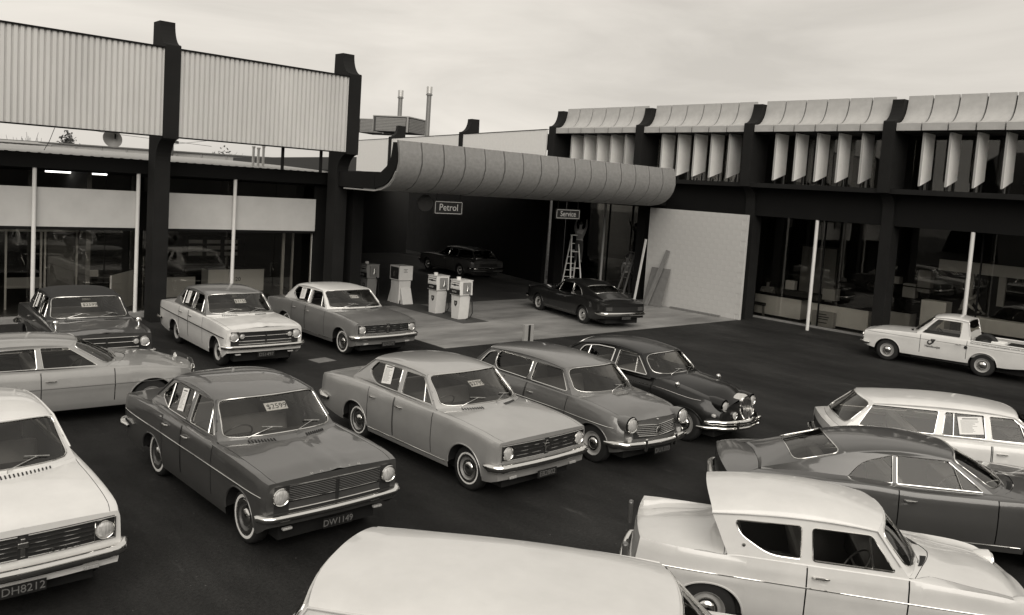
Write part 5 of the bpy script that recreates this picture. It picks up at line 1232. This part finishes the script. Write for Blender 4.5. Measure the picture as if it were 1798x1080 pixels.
# ---------------------------------------------------------------- petrol pumps
M_PUMP = mat('pump_enamel', .66, .35, noise=.05, coat=.3); M_PUMPD = mat('pump_face_dark', .02, .4)
def shield(b, yc, zc, s, x):
    poly = [(-.5, .55), (.5, .55), (.52, .1), (.38, -.3), (0, -.62), (-.38, -.3), (-.52, .1)]
    return b.prism([(yc+p*s, zc+q*s) for p, q in poly], lambda p, q, t: Vector((x-t, p, q)), 0, .006)
def pump(loc, rz, lab, word='SUPER', bright=1.0, style=0):
    # local: front face towards -x, side towards -y
    t = thing('petrol_pump', loc, rz, lab, 'petrol pump', 'petrol pumps under the canopy'); m = M_PUMP if bright == 1 else mat('pump_enamel_shaded', .66*bright, .4)  # pumps in shadow: shade put into the enamel colour, dial card darkened likewise
    b = MB().prism([(-.17, 0), (.19, 0), (.25, .76), (-.235, .76)], lambda p, q, tt: Vector((tt, p, q)), -.20, .20); b.build('cabinet', m, t, bevel=.008)
    h = MB().prism([(-.27, .78), (.27, .78), (.235, 1.24), (-.245, 1.24)], lambda p, q, tt: Vector((tt, p, q)), -.255, .255).build('head', m, t, bevel=.01)
    MB().box(-.275, .275, -.255, .255, 1.24, 1.265).build('lid', m, t, bevel=.005)
    MB().box(-.262, -.256, -.235, .235, 1.0, 1.21).build('dial_face', M_CARD if bright == 1 else mat('dial_card_shaded', .4, .6), h)
    MB().box(-.268, -.262, -.19, .19, 1.085, 1.115).box(-.268, -.262, -.03, .05, 1.07, 1.13).build('dial_hands', M_INK, h)
    MB().box(-.268, -.262, -.225, .225, 1.165, 1.18).build('dial_trim', M_CHROME2, h)
    f_ = MB().box(-.264, -.256, -.255, .255, .80, .965).build('name_band', M_PUMPD, h)
    MB().add(text_mb(word, .085, .002), frame((-.267, .03, .88), (0, -1, 0), (0, 0, 1))).build('lettering', mat('band_letters', .35, .6), h)
    if style == 0:
        s_ = shield(MB(), .0, .50, .155, -.202).build('shield_badge', mat('shield_dark', .035, .4), t); MB().add(text_mb('BP', .095, .002), frame((-.212, 0, .51), (0, -1, 0), (0, 0, 1))).build('badge_letters', mat('badge_grey', .30, .5), s_)
    MB().lathe([(0, .07), (.075, .07), (.08, .06), (.08, 0)], Matrix.Translation((-.05, .1, 1.262)) @ Matrix.Rotation(-pi/2, 4, 'Y'), 16).build('top_cap', M_CARD, t)
    # nozzle holster on the -y side
    MB().box(-.14, .16, -.30, -.262, .84, 1.2).build('nozzle_recess', mat('recess', .22, .6), h)
    MB().tube([(.0, -.315, 1.12), (.0, -.33, 1.0), (-.03, -.34, .92)], .028, 8).tube([(-.03, -.33, .98), (.08, -.33, .93)], .015, 6).build('nozzle', M_CHROME2, h, smooth=50)
    hp_ = [(.12, -.30, .82), (.20, -.34, .55), (.22, -.36, .22), (.12, -.38, .07), (-.02, -.36, .035), (.05, -.30, .03)]
    pts = []
    for i in range(len(hp_)-1):
        for q in range(4): pts.append(Vector(hp_[i]).lerp(Vector(hp_[i+1]), q/4))
    MB().tube(pts, .018, 7).build('hose', M_RUBBER, t, smooth=60)
    return t
pump((16.72, 22.28, .012), 0, 'white petrol pump with a shield badge, left of the front pair'); pump((16.73, 21.05, .012), 0, 'white petrol pump with a shield badge, right and nearest of the front pair')
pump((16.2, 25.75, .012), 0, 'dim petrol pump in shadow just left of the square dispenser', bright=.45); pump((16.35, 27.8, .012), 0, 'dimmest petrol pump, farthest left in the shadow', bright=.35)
ds_ = thing('fuel_dispenser', (16.8, 24.6, .012), 0, 'white square-headed dispenser on splayed feet behind the front pumps', 'dispenser', 'petrol pumps under the canopy')
MB().box(-.24, .24, -.26, .26, .0, .80).build('cabinet', M_PUMP, ds_, bevel=.006); hd = MB().box(-.28, .28, -.30, .30, .82, 1.33).build('head', M_PUMP, ds_, bevel=.006)
MB().box(-.288, -.281, -.25, .25, .86, 1.28).build('window', M_PUMPD, hd); MB().box(-.296, -.289, -.02, .06, .95, 1.15).box(-.296, -.289, -.12, .10, 1.13, 1.15).build('meter', M_CHROME2, hd)
b = MB()
for k, w in enumerate((.17, .10, .16)): b.box(-w/2-.02, w/2-.02, -.304, -.301, 1.20-.045*k, 1.215-.045*k)
b.build('printing', M_INK, hd)
for s_ in (-1, 1): MB().prism([(s_*.262, .55), (s_*.30, .55), (s_*.50, 0), (s_*.262, 0)], lambda p, q, t: Vector((t, p, q)), -.20, .22).build('foot_plate', M_PUMP, ds_)
MB().box(-.05, .0, -.30, -.262, .1, .5).box(-.2, .12, -.32, -.262, .0, .12).box(-.16, -.1, -.31, -.262, .2, .3).build('valve', M_PUMPD, ds_)
isl = MB().box(16.2, 17.25, 20.2, 28.6, 0, .016).build('pump_island', mat('island', .05, .8, noise=.2)); struct(isl)
# slotted post by the slab edge
bl_ = thing('marker_post', (15.86, 16.85, 0), 0, 'short pale marker post with a black stripe at the edge of the concrete slab', 'post')
MB().box(-.17, .17, -.05, .05, 0, .56).build('post', mat('post_pale', .30, .7), bl_, bevel=.01); MB().box(-.045, .035, -.056, -.05, .02, .55).build('stripe', M_PLATE, bl_)
# boards leaning on the wall
def board(name, p0, p1, w, th, m, lab):
    a, b = Vector(p0), Vector(p1); t = (b-a); Lh = t.length; z = t.normalized(); y = Vector((0, 1, 0)); y = (y-z*y.dot(z)).normalized(); x = y.cross(z)
    M = Matrix((x, y, z)).transposed().to_4x4(); M.translation = (a+b)/2
    o = MB().box(-th/2, th/2, -w/2, w/2, -Lh/2, Lh/2).build(name, m, bevel=.004); o.matrix_world = M; return tag(o, lab, 'board')
board('leaning_sheet', (26.35, 20.95, .02), (26.80, 20.95, 1.52), .95, .02, mat('hardboard', .15, .8, noise=.15), 'wide grey sheet leaning against the white wall behind the plank')
board('leaning_plank', (26.18, 21.10, .02), (26.83, 20.70, 2.25), .20, .035, M_WOOD, 'long weathered plank leaning on the white wall before the sheet')
board('leaning_strip', (26.5, 21.98, .02), (26.84, 21.88, 2.6), .10, .03, M_PAINTW, 'thin white strip leaning at the left end of the white wall')
o = BX('timber_length', 26.55, 26.65, 17.9, 20.2, .014, .09, M_WOOD); tag(o, 'dark timber length lying along the foot of the white wall', 'timber')
# step ladder
def ladder(loc, rz, lab, h=2.55, v_=.45):
    t = thing('step_ladder', loc, rz, lab, 'ladder'); m = mat('ladder_wood%.2f' % v_, v_, .6)
    for s_ in (-1, 1):
        MB().bar((-.55, s_*.27, 0), (0, s_*.15, h), .045, .06).build('rail', m, t); MB().bar((.55, s_*.27, 0), (0, s_*.15, h), .045, .06).build('rail', m, t)
    for k in range(1, 8):
        q = k/8.2; w = .27-.12*q; x = .55*(1-q); MB().box(x-.05, x+.05, -w, w, h*q-.012, h*q+.012).build('tread', m, t)
    for k in (1, 3, 5): q = k/7; w = .27-.12*q; MB().bar((-.55*(1-q), -w, h*q), (-.55*(1-q), w, h*q), .02, .03).build('brace', m, t)
    MB().box(-.1, .1, -.18, .18, h, h+.03).build('platform', m, t)
ladder((26.3, 25.4, .0), 1.15, 'pale wooden step ladder before the service window with a man standing on it', 2.45, .8)
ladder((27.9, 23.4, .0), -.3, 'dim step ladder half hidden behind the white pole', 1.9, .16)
dr = thing('service_door', (27.9, 22.6, 0), -.75, 'glazed metal-framed door at the end of the service bay beside the white wall', 'door')
for a in ((-.5, -.43, 0, 2.15), (.43, .5, 0, 2.15)): MB().box(a[0], a[1], 0, .05, a[2], a[3]).build('stile', M_ALU, dr)
for a in ((0, .12), (.75, 1.0), (2.08, 2.15)): MB().box(-.43, .43, 0, .05, a[0], a[1]).build('rail', mat('rail_pale', .30, .6), dr)
MB().box(-.43, .43, .02, .028, .12, .75).box(-.43, .43, .02, .028, 1.0, 2.08).build('glass', M_GLASS, dr)

# ---------------------------------------------------------------- people
def skin_obj(name, pts, edges, radii, material, parent, root=0, sub=2):
    me = bpy.data.meshes.new(name); me.from_pydata([tuple(p) for p in pts], edges, []); o = bpy.data.objects.new(name, me); COL.objects.link(o); o.parent = parent
    md = o.modifiers.new('skin', 'SKIN'); md.use_smooth_shade = True
    for i, r in enumerate(radii):
        rr = r if isinstance(r, tuple) else (r, r); me.skin_vertices[0].data[i].radius = rr
    me.skin_vertices[0].data[root].use_root = True
    sb = o.modifiers.new('sub', 'SUBSURF'); sb.levels = sub; sb.render_levels = sub; me.materials.append(material); return o
def person(loc, rz, lab, J, hair=True):
    t = thing('person', loc, rz, lab, 'person')
    P = [Vector(J[k]) for k in ('pelvis', 'waist', 'chest', 'neck', 'chin', 'head')]
    pts = list(P); ed = [(0, 1), (1, 2), (2, 3), (3, 4), (4, 5)]; ra = [(.15, .11), (.13, .10), (.17, .11), .055, .07, .09]
    sleeves = {}; legs = {}
    for s_ in ('L', 'R'):
        i = len(pts); pts += [Vector(J['sh'+s_]), Vector(J['el'+s_]), Vector(J['wr'+s_]), Vector(J['ha'+s_])]; ed += [(2, i), (i, i+1), (i+1, i+2), (i+2, i+3)]; ra += [.055, .042, .028, .03]
        h = pts[-1]; d = (pts[-1]-pts[-2]).normalized(); sd_ = d.orthogonal().normalized()
        i = len(pts); pts += [Vector(J['hi'+s_]), Vector(J['kn'+s_]), Vector(J['an'+s_]), Vector(J['to'+s_])]; ed += [(0, i), (i, i+1), (i+1, i+2), (i+2, i+3)]; ra += [.085, .06, .04, .035]
        for k in range(5):
            off = sd_*(k-2)*.018; a = h + off*.6; q = h + d*(.075-.008*abs(k-2)) + off*1.3
            if k == 0: q = h + sd_*-.06 + d*.03
            MB().tube([a, a.lerp(q, .55)+Vector((0, 0, -.004)), q+Vector((0, 0, -.012))], [.010, .009, .007], 6).build('finger', M_SKIN, t, smooth=60)
    skin_obj('figure', pts, ed, ra, M_SKIN, t)
    # shirt and trousers follow the same joints a little thicker
    sp2 = [P[0]+Vector((0, 0, .06)), P[1], P[2], P[2].lerp(P[3], .7)] + [Vector(J[a+s_]) for s_ in 'LR' for a in ('sh', 'el')] + [Vector(J['el'+s_]).lerp(Vector(J['wr'+s_]), .75) for s_ in 'LR']
    skin_obj('shirt', sp2, [(0, 1), (1, 2), (2, 3), (2, 4), (4, 5), (2, 6), (6, 7), (5, 8), (7, 9)], [(.17, .13), (.15, .12), (.19, .13), .075, .075, .055, .075, .055, .045, .045], J.get('shirt', M_SHIRT), t)
    tp = [P[0], P[0]+Vector((0, 0, .07))] + [Vector(J[a+s_]) for s_ in 'LR' for a in ('hi', 'kn', 'an')]
    skin_obj('trousers', tp, [(0, 1), (0, 2), (2, 3), (3, 4), (0, 5), (5, 6), (6, 7)], [(.165, .125), (.16, .12), .10, .075, .06, .10, .075, .06], M_TROU, t)
    h = P[5]; f = Vector(J.get('face', (1, 0, 0))).normalized(); sd_ = Vector((0, 0, 1)).cross(f)
    hb = MB(); rows = []
    for i in range(7):
        a = i/6*pi*.62; rows.append([h + Vector((0, 0, .035)) - f*.018 + Vector((0, 0, .115*cos(a))) + (f*cos(q*pi/8)*.092 + sd_*sin(q*pi/8)*.085)*sin(a) for q in range(16)])
    hb.grid(rows, close=True); hb.build('hair', M_HAIR, t, smooth=60)
    MB().tube([h+f*.07+Vector((0, 0, .0)), h+f*.105+Vector((0, 0, -.03))], [.010, .015], 6).build('nose', M_SKIN, t, smooth=60)
    for s_ in (-1, 1):
        MB().lathe([(0, .010), (.004, .006), (.005, 0)], frame(h+f*.084+sd_*s_*.032+Vector((0, 0, .005)), f, sd_), 8).build('eye', M_HAIR, t)
        MB().lathe([(-.012, .02), (0, .03), (.01, .02)], frame(h+sd_*s_*.088, sd_, f), 8).build('ear', M_SKIN, t)
    MB().tube([h+f*.088+sd_*.025+Vector((0, 0, -.058)), h+f*.094+Vector((0, 0, -.06)), h+f*.088-sd_*.025+Vector((0, 0, -.058))], .005, 5).build('mouth', mat('lips', .15, .6), t)
    return t
def stand(z=0, lean=0.0, armL=None, armR=None, knee=0.0):
    # faces +x
    J = dict(pelvis=(0, 0, .93), waist=(.02+lean*.2, 0, 1.08), chest=(.03+lean*.6, 0, 1.33-lean*.1), neck=(.04+lean*.95, 0, 1.50-lean*.22), chin=(.06+lean*1.1, 0, 1.57-lean*.28), head=(.08+lean*1.2, 0, 1.66-lean*.32),
        hiL=(0, .10, .88), knL=(.05+knee, .11, .48), anL=(0, .11, .08), toL=(.14, .12, .03), hiR=(0, -.10, .88), knR=(.05, -.11, .48), anR=(-.02, -.12, .08), toR=(.12, -.13, .03))
    cx, cz = .03+lean*.6, 1.40-lean*.1
    J.update(shL=(cx, .20, cz), shR=(cx, -.20, cz))
    aL = armL or ((.03, .05, -.28), (.10, .0, -.52), (.13, .0, -.60)); aR = armR or ((.03, -.05, -.28), (.10, 0, -.52), (.13, 0, -.60))
    for s_, a in (('L', aL), ('R', aR)):
        b = Vector(J['sh'+s_]); J['el'+s_] = tuple(b+Vector(a[0])); J['wr'+s_] = tuple(b+Vector(a[1])); J['ha'+s_] = tuple(b+Vector(a[2]))
    return J
J = stand(armL=((.15, .05, .22), (.30, .02, .42), (.33, 0, .5)), armR=((.18, -.03, .16), (.36, 0, .36), (.39, 0, .44))); J['shirt'] = mat('dim_overall', .16, .8)
person((26.45, 25.25, 1.28), .6, 'man in dim overalls standing on the step ladder and reaching up', J)
J = stand(lean=.12); J['shirt'] = mat('dim_shirt2', .12, .8)
person((27.9, 23.6, .02), 1.0, 'dim standing man behind the white pole of the service bay', J)
# seated clerk
J = stand(); 
for k in ('L', 'R'):
    s_ = 1 if k == 'L' else -1; J['kn'+k] = (.42, s_*.13, .92); J['an'+k] = (.40, s_*.13, .50); J['to'+k] = (.52, s_*.14, .46)
    b = Vector(J['sh'+k]); J['el'+k] = tuple(b+Vector((.12, s_*.06, -.24))); J['wr'+k] = tuple(b+Vector((.34, 0, -.28))); J['ha'+k] = tuple(b+Vector((.41, -s_*.02, -.28)))
person((29.75, 17.9, -.38), .5, 'seated clerk in a pale shirt with dark hair behind the office counter', J)
ch = thing('office_chair', (29.72, 17.88, .05), .5, 'dark chair under the seated clerk', 'chair')
MB().box(-.22, .22, -.22, .22, .36, .42).build('seat', M_TROU, ch, bevel=.02)
for a in (-.18, .18):
    for b_ in (-.18, .18): MB().box(a-.02, a+.02, b_-.02, b_+.02, 0, .36).build('leg', M_CHROME2, ch)
J = stand(lean=.35, armL=((.10, .10, -.24), (.28, .05, -.38), (.36, .03, -.42)), armR=((.2, -.05, -.2), (.40, 0, -.34), (.48, 0, -.36)))
person((29.6, 10.55, .32), -1.9, 'man in a pale shirt leaning over the parts counter behind the pole', J)
pf = BX('duck_board', 29.2, 30.1, 10.1, 11.0, .05, .32, M_DARK2); tag(pf, 'low dark platform under the leaning man', 'platform')

# spare wheel and load in the pickup
def ute_pt(x, y, z): return c14.matrix_world @ Vector((x, y, z))
sw_ = thing('spare_wheel', (0, 0, 0), 0, 'spare wheel standing upright in the pickup bed behind the cab', 'wheel'); sw_.matrix_world = c14.matrix_world @ Matrix.Translation((.02, .28, .84)) @ Matrix.Rotation(pi/2-.25, 4, 'Z') @ Matrix.Rotation(.18, 4, 'Y')
key = list(WHEELCACHE.keys())[0]
for nme, k in (('tyre', 'tyre'), ('rim', 'rim')):
    o = bpy.data.objects.new(nme, WHEELCACHE[key][k]); COL.objects.link(o); o.parent = sw_
def inbed(nm, x0, x1, y0, y1, z0, z1, m, lab, cat):
    o = MB().box(x0, x1, y0, y1, z0, z1).build(nm, m, bevel=.01); o.matrix_world = c14.matrix_world.copy(); return tag(o, lab, cat)
inbed('crate', -.45, -.12, .1, .55, .52, .98, M_CTR, 'white crate in the pickup bed next to the spare wheel', 'crate')
inbed('toolbox', -1.0, -.52, .0, .55, .52, .96, M_PLATE, 'black toolbox in the pickup bed behind the white crate', 'toolbox')
